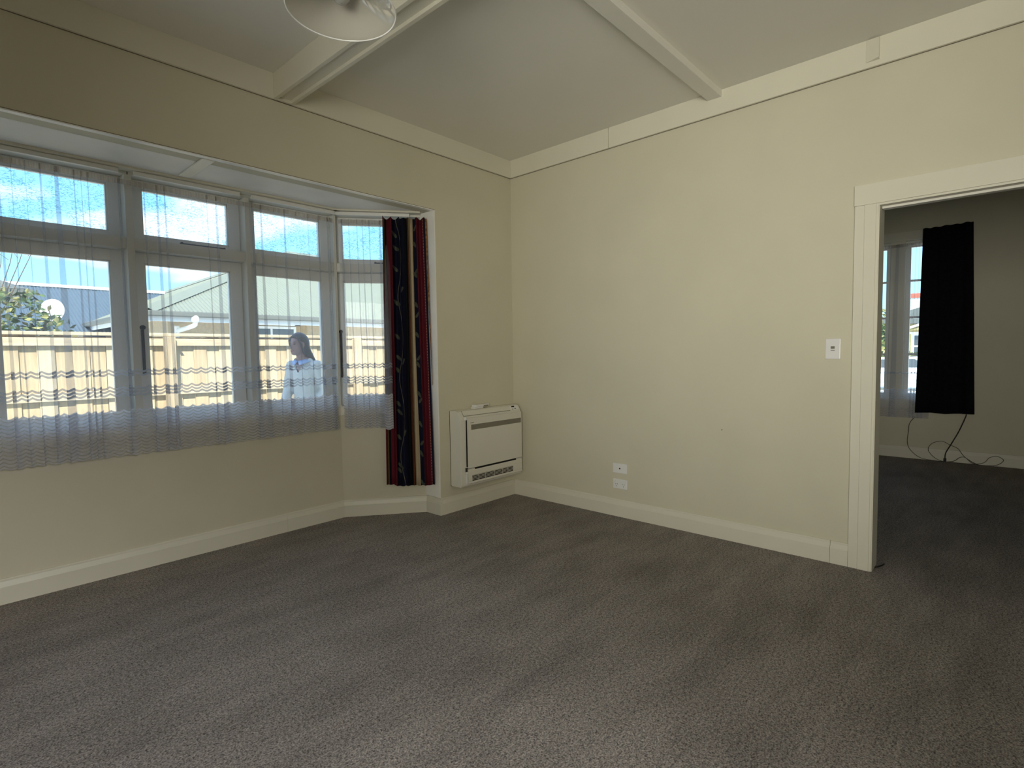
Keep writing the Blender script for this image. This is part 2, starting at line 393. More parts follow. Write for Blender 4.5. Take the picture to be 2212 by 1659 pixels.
# thin dark strips painted as the shadowed gap line under the frieze
# --- ceiling beams
bm_ = sempty('trim_5')
MB().box(-2.088, -2.066, BK, -.0, RAIL+.002, H).build('beam_side_board', 'trim', bm_, .002)
MB().box(-1.986, -1.964, BK, -.0, RAIL+.002, H).build('beam_side_board', 'trim', bm_, .002)
MB().box(-2.066, -1.986, BK, -.0, RAIL+.020, H).build('beam_soffit_board', 'trim', bm_)
MB().box(-2.066, -1.986, -.022, -.0, RAIL+.002, RAIL+.020).build('beam_end_block', 'trim', bm_)
struct(MB().box(-1.964, -.0005, -1.862, -1.770, 2.888, H).build('trim_6', 'ceil', None, .002))
struct(MB().box(LW, -2.088, -1.862, -1.770, 2.888, H).build('trim_7', 'ceil', None, .002))
# --- skirting: plain lower board with a bevelled upper moulding, each length its own board
def skirting(name, runs, off=.0):
    root = sempty(name)
    for P, t, n, L in runs:
        P, t, n = V(P), V(t), V(n)
        prof = [(0, 0), (.020, 0), (.020, .090), (0, .090)]
        up = [(0, .090), (.0195, .090), (.012, .118), (.012, .127), (.008, .132), (0, .132)]
        for pr_, nm in ((prof, 'skirting_board'), (up, 'skirting_moulding')):
            k = MB(); k.loft([[P + t*L*a + n*q[0] + Za*q[1] for q in pr_] for a in (0, 1)])
            k.build(nm, 'trim', root, .001)
    return root
skirting('baseboard_right', [((0, -.02, 0), -Ya, -Xa, 2.50), ((0, -2.5215, 0), -Ya, -Xa, .0905)])
skirting('baseboard_front', [((JX, 0, 0), Xa, -Ya, -JX-.0005), ((LW, 0, 0), Xa, -Ya, LJ-LW)])
skirting('baseboard_bay', [((LX, BY, 0), Xa, -Ya, 2.19), ((LX+2.1905, BY, 0), Xa, -Ya, BX-LX-2.1905), ((BX, BY, 0), tS, -nOut, LEN-.005), ((JX, -.02, 0), Ya, -Xa, JY+.015)])
skirting('baseboard_left', [((LW, 0, 0), -Ya, Xa, 5.6)])
skirting('baseboard_far', [((FX, .6, 0), -Ya, -Xa, 6.2)])
# --- door casing
dc = sempty('door_1')
def casing_profile(): return [(0, 0), (.0205, 0), (.0205, .046), (.0235, .0475), (.0235, .101), (0, .101)]
k = MB(); k.loft([[V((-q[0], -2.613-q[1], z)) for q in casing_profile()] for z in (0, DZ+.0)]); k.build('casing_upright', 'trim', dc, .0015)
MB().box(-.0235, 0, DY1-.11, DY0+.104, DZ+.0005, DZ+.112).build('casing_head', 'trim', dc, .002)
MB().box(-.021, .135, DY0-.012, DY0, 0, DZ).build('jamb_lining', 'trim', dc, .0015)
MB().box(-.017, .135, DY0-.016, DY0-.012, 0, DZ-.004).build('door_stop', 'trim', dc)
MB().box(-.021, .135, DY1, DY0-.012, DZ-.012, DZ).build('head_lining', 'trim', dc, .0015)
MB().box(.030, .065, DY1, DY0-.020, DZ-.024, DZ-.012).build('sliding_track', 'ceil', dc, .001)
MB().box(-.021, .135, DY1, DY1+.012, 0, DZ-.013).build('jamb_lining', 'trim', dc)
MB().box(-.022, 0, DY1-.1, DY1, 0, DZ).build('casing_upright', 'trim', dc, .0015)

# ------------------------------------------------------------------ bay windows
def bar(name, parent, a, b, w=.012, th=.004, holes=True, nrm=V((0, -1, 0))):
    """perforated casement stay from a to b"""
    a, b, nrm = V(a), V(b), V(nrm); d = (b-a).normalized(); s = d.cross(nrm)
    k = MB(); vs = []
    for q in (a, b):
        for g in (-w/2, w/2):
            for h in (0, th): vs.append(q + s*g + nrm*h)
    k.add(vs, [(0, 1, 3, 2), (4, 6, 7, 5), (0, 4, 5, 1), (2, 3, 7, 6), (0, 2, 6, 4), (1, 5, 7, 3)])
    # knob at one end
    n = 10
    for c, r, hh in ((a, w*.9, th*3), (b, w*.65, th*2)):
        k.loft([[c + (s*math.cos(j*2*math.pi/n) + d*math.sin(j*2*math.pi/n))*r + nrm*q for j in range(n)] for q in (0, hh)])
    ob = k.build(name, 'iron', parent, .0008)
    return ob
def window(n, P, t, nout, a0, a1, g0, g1, stay_f=None, stay_c=None, plain_top=False):
    """one bay of window: obscure fanlight over a casement. distances run along t from P, nout points outside; 0 = wall face"""
    P, t, no = V(P), V(t), V(nout)
    root = sempty('window_%d' % n, P + t*((a0+a1)/2) + Za*.87)
    s0, s1 = .072, .112            # sash thickness range
    MB().obox(P, t, no, a0-.004, a1+.004, -.005, .15, 1.905, 1.970).build('transom', 'white', root, .002)
    MB().obox(P, t, no, a0-.02, a1+.02, -.008, .15, HEAD-.028, HEAD).build('head', 'white', root, .002)
    def sash(nm, z0, z1, gz0, gz1, gm, chain):
        k = MB()
        k.obox(P, t, no, a0, g0, s0, s1, z0, z1).obox(P, t, no, g1, a1, s0, s1, z0, z1)
        k.obox(P, t, no, g0, g1, s0, s1, z0, gz0).obox(P, t, no, g0, g1, s0, s1, gz1, z1)
        e = .009                    # putty bead step
        k.obox(P, t, no, g0, g0+e, s0+.006, s1-.004, gz0, gz1).obox(P, t, no, g1-e, g1, s0+.006, s1-.004, gz0, gz1)
        k.obox(P, t, no, g0, g1, s0+.006, s1-.004, gz0, gz0+e).obox(P, t, no, g0, g1, s0+.006, s1-.004, gz1-e, gz1)
        sh = k.build(nm, 'sash', root, .0015)
        MB().obox(P, t, no, g0+.003, g1-.003, s0+.018, s0+.021, gz0+.003, gz1-.003).build('pane', gm, sh)
        return sh
    f = sash('fanlight_sash', 1.972, HEAD-.029, 2.005, 2.285, 'rippled', 0)
    c = sash('casement_sash', .872, 1.903, .935, 1.840, 'glass', 0)
    if stay_f: bar('fanlight_stay', f, P + t*stay_f[0] + no*(s0-.001) + Za*1.985, P + t*stay_f[1] + no*(s0-.001) + Za*1.985, .011, .005, nrm=-no)
    if stay_c: bar('casement_stay', c, P + t*stay_c[0] + no*(s0-.001) + Za*stay_c[1], P + t*(stay_c[0]) + no*(s0-.001) + Za*stay_c[2], .016, .006, nrm=-no)
    return root
PF = V((0, BY, 0))
window(1, PF, Xa, Ya, -4.010, -3.398, -3.945, -3.455)
window(2, PF, Xa, Ya, -3.357, -2.733, -3.292, -2.796, None, None)
window(3, PF, Xa, Ya, -2.687, -2.059, -2.628, -2.131, (-2.42, -2.165), (-2.655, 1.45, 1.175))
window(4, PF, Xa, Ya, -2.022, -1.398, -1.966, -1.471)
PS = V((BX, BY, 0))
window(5, PS, tS, nOut, -.010, .625, .036, .560, (.29, .45), (.014, 1.45, 1.10))
window(6, V((LX, BY, 0)), tL, nL, -.010, .625, .036, .560)
# mullions between the lights, corner posts, jamb posts
mu = sempty('trim_8')
for xm, w in ((-3.3775, .036), (-2.710, .040), (-2.0405, .030)):
    MB().box(xm-w/2, xm+w/2, BY-.014, BY+.15, .868, HEAD-.03).build('mullion', 'white', mu, .003)
for cx, s in ((BX, 1), (LX, -1)):
    B_ = V((cx, BY, 0)); ts = V((tS.x*s, tS.y, 0)); no_ = V((nOut.x*s, nOut.y, 0))
    pp = [B_ + V((-.020*s, -.010, 0)), B_ + V((-.001*s, -.012, 0)), B_ + ts*.004 - no_*.008, B_ - ts*.006 + no_*.065, B_ - ts*.004 + no_*.16, B_ + V((-.018*s, .16, 0))]
    k = MB(); k.prism([(q.x, q.y) for q in pp], 'z', .868, HEAD-.03)
    k.build('corner_post', 'white', mu, .003)
# sill board, apron, curtain batten and bed mould round the bay
def bay_run(name, m, n0, n1, z0, z1, bev=.002):
    root = sempty(name)
    for P, t, no, L, nm in ((V((LX, BY, 0)), Xa, Ya, BX-LX, 'front_length'), (PS, tS, nOut, LEN-.01, 'side_length'), (V((LX, BY, 0)), tL, nL, LEN-.01, 'side_length')):
        MB().obox(P, t, no, 0, L, n0, n1, z0, z1).build(nm, m, root, bev)
    return root
bay_run('trim_9', 'white', -.018, .15, .866, .8715)
bay_run('trim_10', 'trim', -.010, 0.0, .800, .8655)
bay_run('trim_11', 'trim', -.080, -.010, HEAD-.013, HEAD)       # bed mould under the soffit
for i, (P, t, no, ta, tb) in enumerate(((PF, Xa, Ya, -4.0, -3.40), (PF, Xa, Ya, -3.355, -2.762), (PF, Xa, Ya, -2.688, -2.098), (PF, Xa, Ya, -2.022, -1.412), (PS, tS, nOut, .012, .56))):
    k = MB(); k.obox(P, t, no, ta, tb, -.056, -.040, 2.324, 2.347).obox(P, t, no, ta, tb, -.060, -.036, 2.3225, 2.3265)
    o_ = k.build('curtain_track', 'sash', None, .001)
    tag(o_, ['white curtain track length out of view at the far left of the bay head', 'white curtain track length over the leftmost bay window in view', 'white curtain track length over the middle bay window', 'white curtain track length over the window beside the bay corner', 'white curtain track over the angled side window, ending above the striped drape'][i], 'track', 'curtain tracks under the bay soffit')
    for q in (ta+.08, tb-.08): MB().obox(P, t, no, q-.006, q+.006, -.052, -.0065, 2.330, 2.342).build('bracket', 'white', o_)
so = MB().box(-2.476, -2.412, .03, .44, HEAD-.010, HEAD); so.v = [q for q in so.v]
struct(so.build('trim_13', 'white', None, .004))
struct(MB().box(LJ, JX, -.003, .030, HEAD-.006, HEAD-.0005).build('trim_14', 'sash'))
struct(MB().box(LJ, JX, -.0025, .0, HEAD, HEAD+.003).build('trim_15', 'groove'))  # dark strip painted as the shadow line above the bay opening

# ------------------------------------------------------------------ net curtains, drape
def cloth(name, label, m, P, t, nroom, t0, t1, folds, z0, z1, off, lean=.012, flare=None, scallop=True, ripple=.004, step=.012, rows=22, grow=1.0, group=None, cat='curtain', seed=1):
    """hanging net: path along t with real Z-folds (three layers) at the given places"""
    rnd = random.Random(seed)
    P, t, nr = V(P), V(t), V(nroom)
    fs = sorted(folds)
    ph = [rnd.uniform(0, 6.28) for _ in range(6)]
    def path(z):
        k = (z1-z)/(z1-z0); xs = []; cur = t0; cur_n = t0; o0 = 0.0
        for (fx, w) in fs + [(None, 0)]:
            if fx is None: end, end_n = t1, t1
            else:
                wz = w*(.45 + .75*k*grow); c = fx + lean*k; end, end_n = c + wz/2, fx + w/2
            n = max(2, int(round(abs(end_n-cur_n)/step)))
            for i in range(n): xs.append((cur + (end-cur)*i/n, o0*(1-i/n)))
            if fx is None: xs.append((t1, 0.0))
            else:
                xs.append((end, 0.0)); xs.append((end - .001, .003)); xs.append((c - wz/2 + .001, .005))
                cur, cur_n, o0 = c - wz/2, fx - w/2, .010
        return xs
    rowsz = [z1 - (z1-z0)*(i/(rows-1))**1.0 for i in range(rows)]
    mid = path((z0+z1)/2); us = [0.0]
    for i in range(1, len(mid)): us.append(us[-1] + math.hypot(mid[i][0]-mid[i-1][0], 0) + .001)
    k = MB(); k.uv = []
    for r, z in enumerate(rowsz):
        kk = (z1-z)/(z1-z0)
        for i, (q, o) in enumerate(path(z)):
            u = us[i]
            wv = ripple*(.3+kk)*(math.sin(u*17+ph[0]) + .6*math.sin(u*41+ph[1]+kk) + .4*math.sin(u*73+ph[2]))
            if flare and q > flare[0]: wv += flare[1]*min(1, (q-flare[0])/.05)*min(1, kk*1.6)
            zz = z
            if scallop and r == rows-1: zz = z + .012 - abs(math.sin(math.pi*u/.062))*.013
            k.v.append(P + t*q + nr*(off + o + wv) + Za*zz); k.uv.append((u, zz))
    n = len(mid)
    for r in range(rows-1):
        for i in range(n-1): k.f.append((r*n+i, r*n+i+1, (r+1)*n+i+1, (r+1)*n+i))
    ob = k.build(name, m, None, smooth=True)
    tag(ob, label, cat, group); return ob
fF = [(-3.27, .016), (-3.22, .008), (-3.165, .006), (-3.105, .020), (-3.040, .040), (-2.965, .014), (-2.935, .010), (-2.905, .012), (-2.765, .020), (-2.640, .018), (-2.575, .026), (-2.535, .022), (-2.30, .012), (-2.245, .03), (-2.02, .03), (-1.962, .028), (-1.872, .007), (-1.800, .028), (-1.715, .008), (-1.625, .012), (-1.545, .024), (-1.475, .022), (-1.455, .016)]
fF = [(-3.92, .02), (-3.80, .03), (-3.66, .012), (-3.55, .03), (-3.44, .015), (-3.36, .02)] + fF
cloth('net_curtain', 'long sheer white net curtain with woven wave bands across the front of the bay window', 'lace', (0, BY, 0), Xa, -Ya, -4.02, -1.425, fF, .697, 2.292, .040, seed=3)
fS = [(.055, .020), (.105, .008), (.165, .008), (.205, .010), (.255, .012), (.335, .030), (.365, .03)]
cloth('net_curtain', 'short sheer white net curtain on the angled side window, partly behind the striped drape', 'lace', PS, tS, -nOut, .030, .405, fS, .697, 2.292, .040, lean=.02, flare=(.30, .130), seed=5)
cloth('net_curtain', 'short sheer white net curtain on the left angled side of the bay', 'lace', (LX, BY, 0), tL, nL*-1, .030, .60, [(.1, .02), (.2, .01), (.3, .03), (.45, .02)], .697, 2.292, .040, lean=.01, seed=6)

def drape():
    root = thing('striped_drape', 'long drape with burgundy, navy and cream stripes and leafy vines beside the heat pump', 'curtain', tuple(PS + tS*.53 - nOut*.08 + Za*.25))
    N, R = 130, 26; z0, z1 = .243, 2.302
    k = MB(); k.uv = []
    for r in range(R):
        kk = r/(R-1); z = z1 - (z1-z0)*kk
        for i in range(N):
            a = i/(N-1)
            q = .352 + (.322 + .032*kk)*a - .018*kk*(1-a)
            am = (.030 - .008*kk)
            wv = am*math.sin(a*2*math.pi*5.3 + .6 + .5*kk*math.sin(3*a)) + .009*math.sin(a*2*math.pi*8.7 + 1.5*kk) + .007*math.sin(a*2*math.pi*2.3 + 2.5*kk)
            q += .008*math.sin(a*2*math.pi*5.3 + 2.1)*(1-.4*kk)*(1-a**4)
            o = .088 + wv*(1 - .75*max(0, a-.80)/.20) + a*(.016 + .036*kk)
            if kk < .04: o += .004*math.sin(a*90)
            zz = z + (.006*math.sin(a*2*math.pi*5.3+1) if r == R-1 else (.006*math.sin(a*40) if r == 0 else 0))
            if r == R-1 and a < .16: zz += .012
            k.v.append(PS + tS*q - nOut*o + Za*zz)
            ua = a + .012*math.sin(5.5*kk+1.3*a*6)*(1-abs(2*a-1))
            k.uv.append((min(max(ua, .001), .9985), zz))
    for r in range(R-1):
        for i in range(N-1): k.f.append((r*N+i, r*N+i+1, (r+1)*N+i+1, (r+1)*N+i))
    k.build('cloth', 'drape', root, smooth=True, solid=.0015)
    # lining turned back along the jamb-side edge
    k = MB(); k.uv = []
    for r in range(R):
        kk = r/(R-1); z = z1 - (z1-z0)*kk*.62
        w = .030*(1-kk*.85)
        for i in range(4):
            a = i/3
            k.v.append(PS + tS*(.674 + .030*kk + w*a*.5) - nOut*(.100 + .034*kk + .006*a) + Za*z); k.uv.append((a, z))
    for r in range(R-1):
        for i in range(3): k.f.append((r*4+i, r*4+i+1, (r+1)*4+i+1, (r+1)*4+i))
    lo = k.build('lining', 'lining', root, smooth=True, solid=.0012); lo['label'] = 'rust and cream lining edge'
    tr = MB().obox(PS, tS, -nOut, .36, .70, .030, .042, 2.300, 2.308).build('curtain_track', 'white', root, .001)
drape()

# ------------------------------------------------------------------ heat pump
def heat_pump():
    x0, x1, D, zb, zt = -.757, -.042, .125, .211, .815
    root = thing('heat_pump', 'white floor console heat pump hung low on the wall between drape and corner', 'heat pump', ((x0+x1)/2, 0, zb))
    prof = [(0, zb), (-D+.006, zb), (-D, zb+.012), (-D, .742), (-D+.010, .775), (-D+.030, .805), (-D+.052, zt), (0, zt)]
    k = MB(); k.prism(prof, 'x', x0, x1); k.build('body', 'plast', root, .004)
    k = MB().box(x0-.001, x0+.02, -.004, .0, zb-.002, zt-.004); k.build('wall_bracket', 'dark', root)
    # intake flap in the sloping top
    def slope(n, f):
        a = V((0, -D+.0105, .7765)); b = V((0, -D+.031, .8055)); q = a + (b-a)*f; nn = V((0, -(b-a).z, (b-a).y)).normalized(); nn = nn if nn.y < 0 else -nn
        return q + nn*n
    def quad(nm, xa, xb, f0, f1, th, m, par):
        k = MB(); vs = []
        for xx in (xa, xb):
            for f in (f0, f1):
                for n_ in (-.002, th):
                    q = slope(n_, f); vs.append((xx, q.y, q.z))
        k.add(vs, [(0, 1, 3, 2), (4, 6, 7, 5), (0, 4, 5, 1), (2, 3, 7, 6), (0, 2, 6, 4), (1, 5, 7, 3)])
        return k.build(nm, m, par, .0008)
    quad('flap_gap', -.716, -.172, -.18, 1.16, .0012, 'band', root)
    quad('air_flap', -.712, -.176, -.10, 1.10, .0045, 'plast', root)
    cp = quad('control_panel', -.160, -.056, -.05, 1.1, .0025, 'plast2', root)
    quad('display', -.140, -.104, .62, .98, .0035, 'dark', cp); quad('button', -.112, -.094, .10, .30, .0035, 'print', cp); quad('button', -.146, -.128, .08, .22, .0035, 'print', cp)
    # front panel, slightly proud, with a grey band and the maker's mark
    MB().box(-.700, -.052, -D-.004, -D+.002, .352, .752).build('panel_gap', 'dark', root)
    fp = MB().box(-.690, -.050, -D-.014, -D-.002, .356, .756).build('front_panel', 'plast', root, .003)
    MB().box(-.655, -.061, -D-.0152, -D-.0135, .661, .702).build('grey_band', 'band', fp)
    cu = bpy.data.curves.new('maker_mark', 'FONT'); cu.body = 'DAIKIN'; cu.size = .0115; cu.extrude = .0004
    to = bpy.data.objects.new('tmp', cu); COL.objects.link(to); dg = bpy.context.evaluated_depsgraph_get()
    me = bpy.data.meshes.new_from_object(to.evaluated_get(dg)); bpy.data.objects.remove(to)
    me.transform(Matrix.Translation(V((-.661, -D-.0145, .7135)) - root.location) @ Matrix.Rotation(math.pi/2, 4, 'X'))
    me.materials.clear(); me.materials.append(MT['print']); mo = lk(bpy.data.objects.new('maker_mark', me)); mo.parent = fp
    # lower grip slot
    MB().box(-.612, -.122, -D-.0065, -D-.001, .340, .3545).build('grip_slot', 'dark', root)
    lo = MB(); lo.prism([(-D-.010, .246), (-D-.012, .262), (-D-.010, .300), (-D-.010, .332), (-D-.004, .346), (-D+.003, .346), (-D+.003, .246)], 'x', -.690, -.047)
    lo.build('lower_panel', 'plast', root, .002)
    MB().box(-.648, -.170, -D-.0128, -D-.009, .252, .296).build('outlet_opening', 'dark', root)
    for i in range(4):
        z = .2615 + i*.0105
        MB().box(-.648, -.170, -D-.0145, -D-.010, z-.0016, z+.0014).build('louvre', 'plast', root)
    for xx in (-.58, -.505, -.40, -.30, -.235): MB().box(xx-.0012, xx+.0012, -D-.0142, -D-.010, .252, .296).build('grille_rib', 'plast', root)
    MB().box(-.160, -.052, -D-.0135, -D-.008, .262, .312).build('sensor_cover', 'plast', root, .002)
    lip = MB(); lip.prism([(-D-.016, .236), (-D-.012, .246), (-D+.003, .246), (-D+.003, .228), (-D-.008, .228)], 'x', -.690, -.047); lip.build('bottom_lip', 'plast', root, .0015)
    # catch at the left edge of the panel
    MB().box(-.714, -.698, -D-.012, -D-.001, .236, .310).build('catch_cover', 'plast2', root, .003)
    MB().box(-.714, -.696, -D-.013, -D-.001, .314, .330).build('catch_cover', 'plast2', root, .003)
    MB().box(-.713, -.697, -D-.009, -D-.001, .332, .364).build('catch', 'iron', root, .001)
    MB().box(-.711, -.699, -D-.013, -D-.001, .364, .369).build('catch_bar', 'plast2', root, .001)
    MB().box(-.718, -.700, -D-.016, -D-.001, .742, .766).build('hinge_cap', 'plast2', root, .004)
heat_pump()
def remote():
    root = thing('remote_control', 'white remote control lying on top of the heat pump', 'remote', (-.455, -.045, .8155))
    k = MB().obox((-.455, -.045, 0), V((1, .10, 0)).normalized(), V((-.10, 1, 0)).normalized(), -.085, .085, -.026, .026, .827, .846); k.build('case', 'plast2', root, .006)
    k = MB().obox((-.455, -.045, 0), V((1, .10, 0)).normalized(), V((-.10, 1, 0)).normalized(), -.100, .002, -.030, .022, .8155, .8275); k.build('flap_cover', 'plast2', root, .004)
    MB().obox((-.455, -.045, 0), V((1, .10, 0)).normalized(), V((-.10, 1, 0)).normalized(), .01, .07, -.0268, -.024, .829, .838).build('button_row', 'band', root)
remote()

# ------------------------------------------------------------------ plates on the right wall
def plate(name, label, cat, y, z, w, h):
    root = thing(name, label, cat, (0, y, z))
    k = MB().box(-.012, 0, y-w/2, y+w/2, z-h/2, z+h/2); k.build('plate', 'plast2', root, .004)
    return root
r = plate('aerial_socket', 'small white aerial plate with one black hole, above the power outlet', 'socket', -1.098, .372, .122, .075)
n = 14
k = MB(); k.loft([[V((xx, -1.098+rr*math.cos(j*2*math.pi/n), .372+rr*math.sin(j*2*math.pi/n))) for j in range(n)] for xx, rr in ((-.012, .0085), (-.0145, .0085), (-.0145, .0062))], False); k.build('socket_ring', 'plast2', r)
k = MB(); k.loft([[V((xx, -1.098+.0062*math.cos(j*2*math.pi/n), .372+.0062*math.sin(j*2*math.pi/n))) for j in range(n)] for xx in (-.0119, -.0135)]); k.build('socket_hole', 'dark', r)
r = plate('power_outlet', 'white double power outlet with two rocker switches just above the skirting', 'power outlet', -1.099, .252, .122, .074)
for s in (-1, 1):
    yc = -1.099 + s*.030
    MB().box(-.0185, -.012, -1.099+s*.046-.009, -1.099+s*.046+.009, .268, .281).build('rocker', 'plast2', r, .002)
    for dy, dz, an in ((-.0075, .004, .5), (.0075, .004, -.5), (0, -.012, 0)):
        d = V((0, math.sin(an), math.cos(an))); e_ = V((0, math.cos(an), -math.sin(an)))
        MB().obox((-.0124, yc+dy, .247+dz), d, e_, -.0042, .0042, -.0013, .0013, 0, .0001).build('pin_slot', 'dark', r) if False else None
        k = MB(); c0 = V((0, yc+dy, .247+dz)); vs = []
        for xx in (-.0128, -.011):
            for a_, b_ in ((-1, -1), (-1, 1), (1, 1), (1, -1)): vs.append(c0 + V((xx, 0, 0)) + d*.0045*a_ + e_*.0014*b_)
        k.add(vs, [(0, 1, 2, 3), (7, 6, 5, 4), (0, 4, 5, 1), (1, 5, 6, 2), (2, 6, 7, 3), (3, 7, 4, 0)]); k.build('pin_slot', 'print', r)
r = plate('light_switch', 'white upright light switch plate on the wall left of the doorway', 'switch', -2.5155, 1.2605, .078, .119)
MB().box(-.0150, -.0118, -2.5155-.0100, -2.5155+.0100, 1.262, 1.276).build('rocker', 'band', r, .001)
MB().box(-.0140, -.0118, -2.5155-.0100, -2.5155+.0100, 1.2515, 1.2545).build('marking', 'print', r)
k = MB().tube([(0, -1.873, .735), (-.012, -1.873, .733)], .0022, 8); k.build('nail', 'iron'); tag(bpy.data.objects['nail'], 'tiny picture nail low on the bare right wall', 'nail')
k = MB().tube([(-1.270, BY-.019, .028), (-1.270, BY-.030, .032), (-1.269, BY-.031, .060), (-1.271, BY-.026, .068)], .0032, 8); tag(k.build('cable_stub', 'cable', smooth=True), 'short black cable stub poking out of the bay skirting', 'cable')
k = MB().tube([(-1.288, BY-.018, .083), (-1.288, BY-.027, .083)], .0045, 8); tag(k.build('cable_plug', 'cable', smooth=True), 'tiny black cable end in the bay skirting beside the stub', 'cable')

# ------------------------------------------------------------------ pendant lamp
def lamp():
    cx, cy, z = -2.678, -1.758, 2.300; R = .160
    root = thing('pendant_lamp', 'opal glass cone pendant lamp hanging from the ceiling near the beam', 'lamp', (cx, cy, z))
    pr = [(R, 0), (R-.016, .006), (R*.72, .030), (R*.48, .062), (.046, .112), (.030, .135), (.030, .138), (.050, .116), (R*.50, .066), (R*.74, .034), (R-.010, .009), (R, .003)]
    sh = MB().lathe([(a, z+b) for a, b in pr], (cx, cy, 0), 72).build('shade', 'opal', root, smooth=True)
    pr = [(R+.0026*math.cos(a), .001+.0026*math.sin(a)) for a in [i*2*math.pi/10 for i in range(11)]]
    MB().lathe([(a, z+b) for a, b in pr], (cx, cy, 0), 72).build('glass_rim', 'rim', sh, smooth=True)
    MB().lathe([(.001, z+.022), (.014, z+.024), (.024, z+.034), (.030, z+.050), (.029, z+.068), (.020, z+.092), (.014, z+.104), (.014, z+.125)], (cx, cy, 0), 32).build('bulb', 'bulb', root, smooth=True)
    MB().lathe([(.022, z+.11), (.022, z+.165), (.012, z+.180), (.001, z+.182)], (cx, cy, 0), 24, True).build('lamp_holder', 'plast2', root, smooth=True)
    MB().tube([(cx, cy, z+.175), (cx, cy, H-.03)], .0035, 8).build('flex', 'white', root)
    MB().lathe([(.001, H-.035), (.03, H-.032), (.045, H-.012), (.045, H)], (cx, cy, 0), 24).build('ceiling_rose', 'plast2', root, smooth=True)
lamp()

# ------------------------------------------------------------------ far room: window, net, black cloth, cords
def far_window():
    root = sempty('window_7', (FX, (WY0+WY1)/2, WZ0))
    MB().box(FX-.018, FX+.0, WY0-.09, WY1+.09, WZ1, WZ1+.10).build('casing_head', 'trim', root, .002)
    MB().box(FX-.030, FX+.0, WY0-.10, WY1+.10, WZ0-.024, WZ0).build('sill', 'trim', root, .002)
    MB().box(FX-.016, FX+.0, WY0-.08, WY1+.08, WZ0-.12, WZ0-.024).build('apron', 'trim', root, .002)
    for a, b in ((WY0-.09, WY0), (WY1, WY1+.09)): MB().box(FX-.018, FX, a, b, WZ0, WZ1).build('casing_upright', 'trim', root, .002)
    for a, b in ((-2.368, -2.228), (-1.82, -1.68)): MB().box(FX-.006, FX+.12, a, b, WZ0, WZ1).build('mullion', 'trim', root, .002)
    for y0, y1 in ((WY0, -2.368), (-2.228, -1.82), (-1.68, WY1)):
        k = MB(); s = .045
        k.box(FX+.05, FX+.09, y0, y0+s, WZ0, WZ1).box(FX+.05, FX+.09, y1-s, y1, WZ0, WZ1).box(FX+.05, FX+.09, y0+s, y1-s, WZ0, WZ0+.05).box(FX+.05, FX+.09, y0+s, y1-s, WZ1-.075, WZ1)
        sh = k.build('sash', 'white', root, .0015)
        for z in (1.187, 1.607, 2.022): MB().box(FX+.055, FX+.085, y0+s, y1-s, z-.012, z+.012).build('glazing_bar', 'white', sh)
        zz = [WZ0+.05, 1.187, 1.607, 2.022, WZ1-.075]
        for a, b in zip(zz[:-1], zz[1:]): MB().box(FX+.068, FX+.071, y0+s+.001, y1-s-.001, a+.0125, b-.0125).build('pane', 'glass', sh)
far_window()
cloth('net_curtain', 'plain sheer net curtain on the far room window beside the black cloth', 'lace_far', (FX, 0, 0), -Ya, -Xa, 1.52, 2.62, [(1.7, .03), (1.95, .02), (2.16, .012), (2.30, .05), (2.47, .015), (2.50, .012), (2.56, .04)], .468, 2.43, .055, scallop=False, lean=-.02, rows=14, seed=9)
k = MB().tube([(FX-.035, -1.5, 2.412), (FX-.035, -2.90, 2.412)], .0025, 6); tag(k.build('curtain_wire', 'gcable'), 'thin wire holding the net curtain in the far room', 'wire')
def black():
    N, R = 60, 16; k = MB(); k.uv = []
    for r in range(R):
        kk = r/(R-1)
        for i in range(N):
            a = i/(N-1)
            yl = -2.530 + .030*kk; yr = -2.953 - .058*kk
            z = 2.566 + .010*a - (2.566-.532)*kk + .003*math.sin(a*9)*(r == R-1) + (.004*math.sin(a*31) if r == 0 else 0)
            off = .075 + (.010+.012*kk)*math.sin(a*15+.4) + .004*math.sin(a*37+kk)
            k.v.append(V((FX-off, yl + (yr-yl)*a, z))); k.uv.append((a, kk))
    for r in range(R-1):
        for i in range(N-1): k.f.append((r*N+i, r*N+i+1, (r+1)*N+i+1, (r+1)*N+i))
    tag(k.build('black_drape', 'black_cloth', None, smooth=True, solid=.003), 'plain black drape hanging over the far room window', 'curtain')
black()
def smoothpts(p, n=8):
    out = []; p = [V(q) for q in p]
    for i in range(len(p)-1):
        a, b, c, d = p[max(i-1, 0)], p[i], p[i+1], p[min(i+2, len(p)-1)]
        for j in range(n):
            t_ = j/n
            out.append(.5*((2*b) + (c-a)*t_ + (2*a-5*b+4*c-d)*t_**2 + (3*b-a-3*c+d)*t_**3))
    out.append(p[-1]); return out
ct = thing('power_cable', 'black cord hanging from under the black drape down to the skirting', 'cord', (4.0, -2.775, 0))
MB().tube(smoothpts([(4.015, -2.945, .535), (4.012, -2.93, .48), (4.013, -2.881, .335), (4.010, -2.826, .206), (4.008, -2.78, .10), (4.005, -2.774, .035)]), .0048, 8).build('flex', 'cable', ct, smooth=True)
MB().box(3.993, 4.017, -2.786, -2.762, .0, .040).build('plug', 'cable', ct, .004)
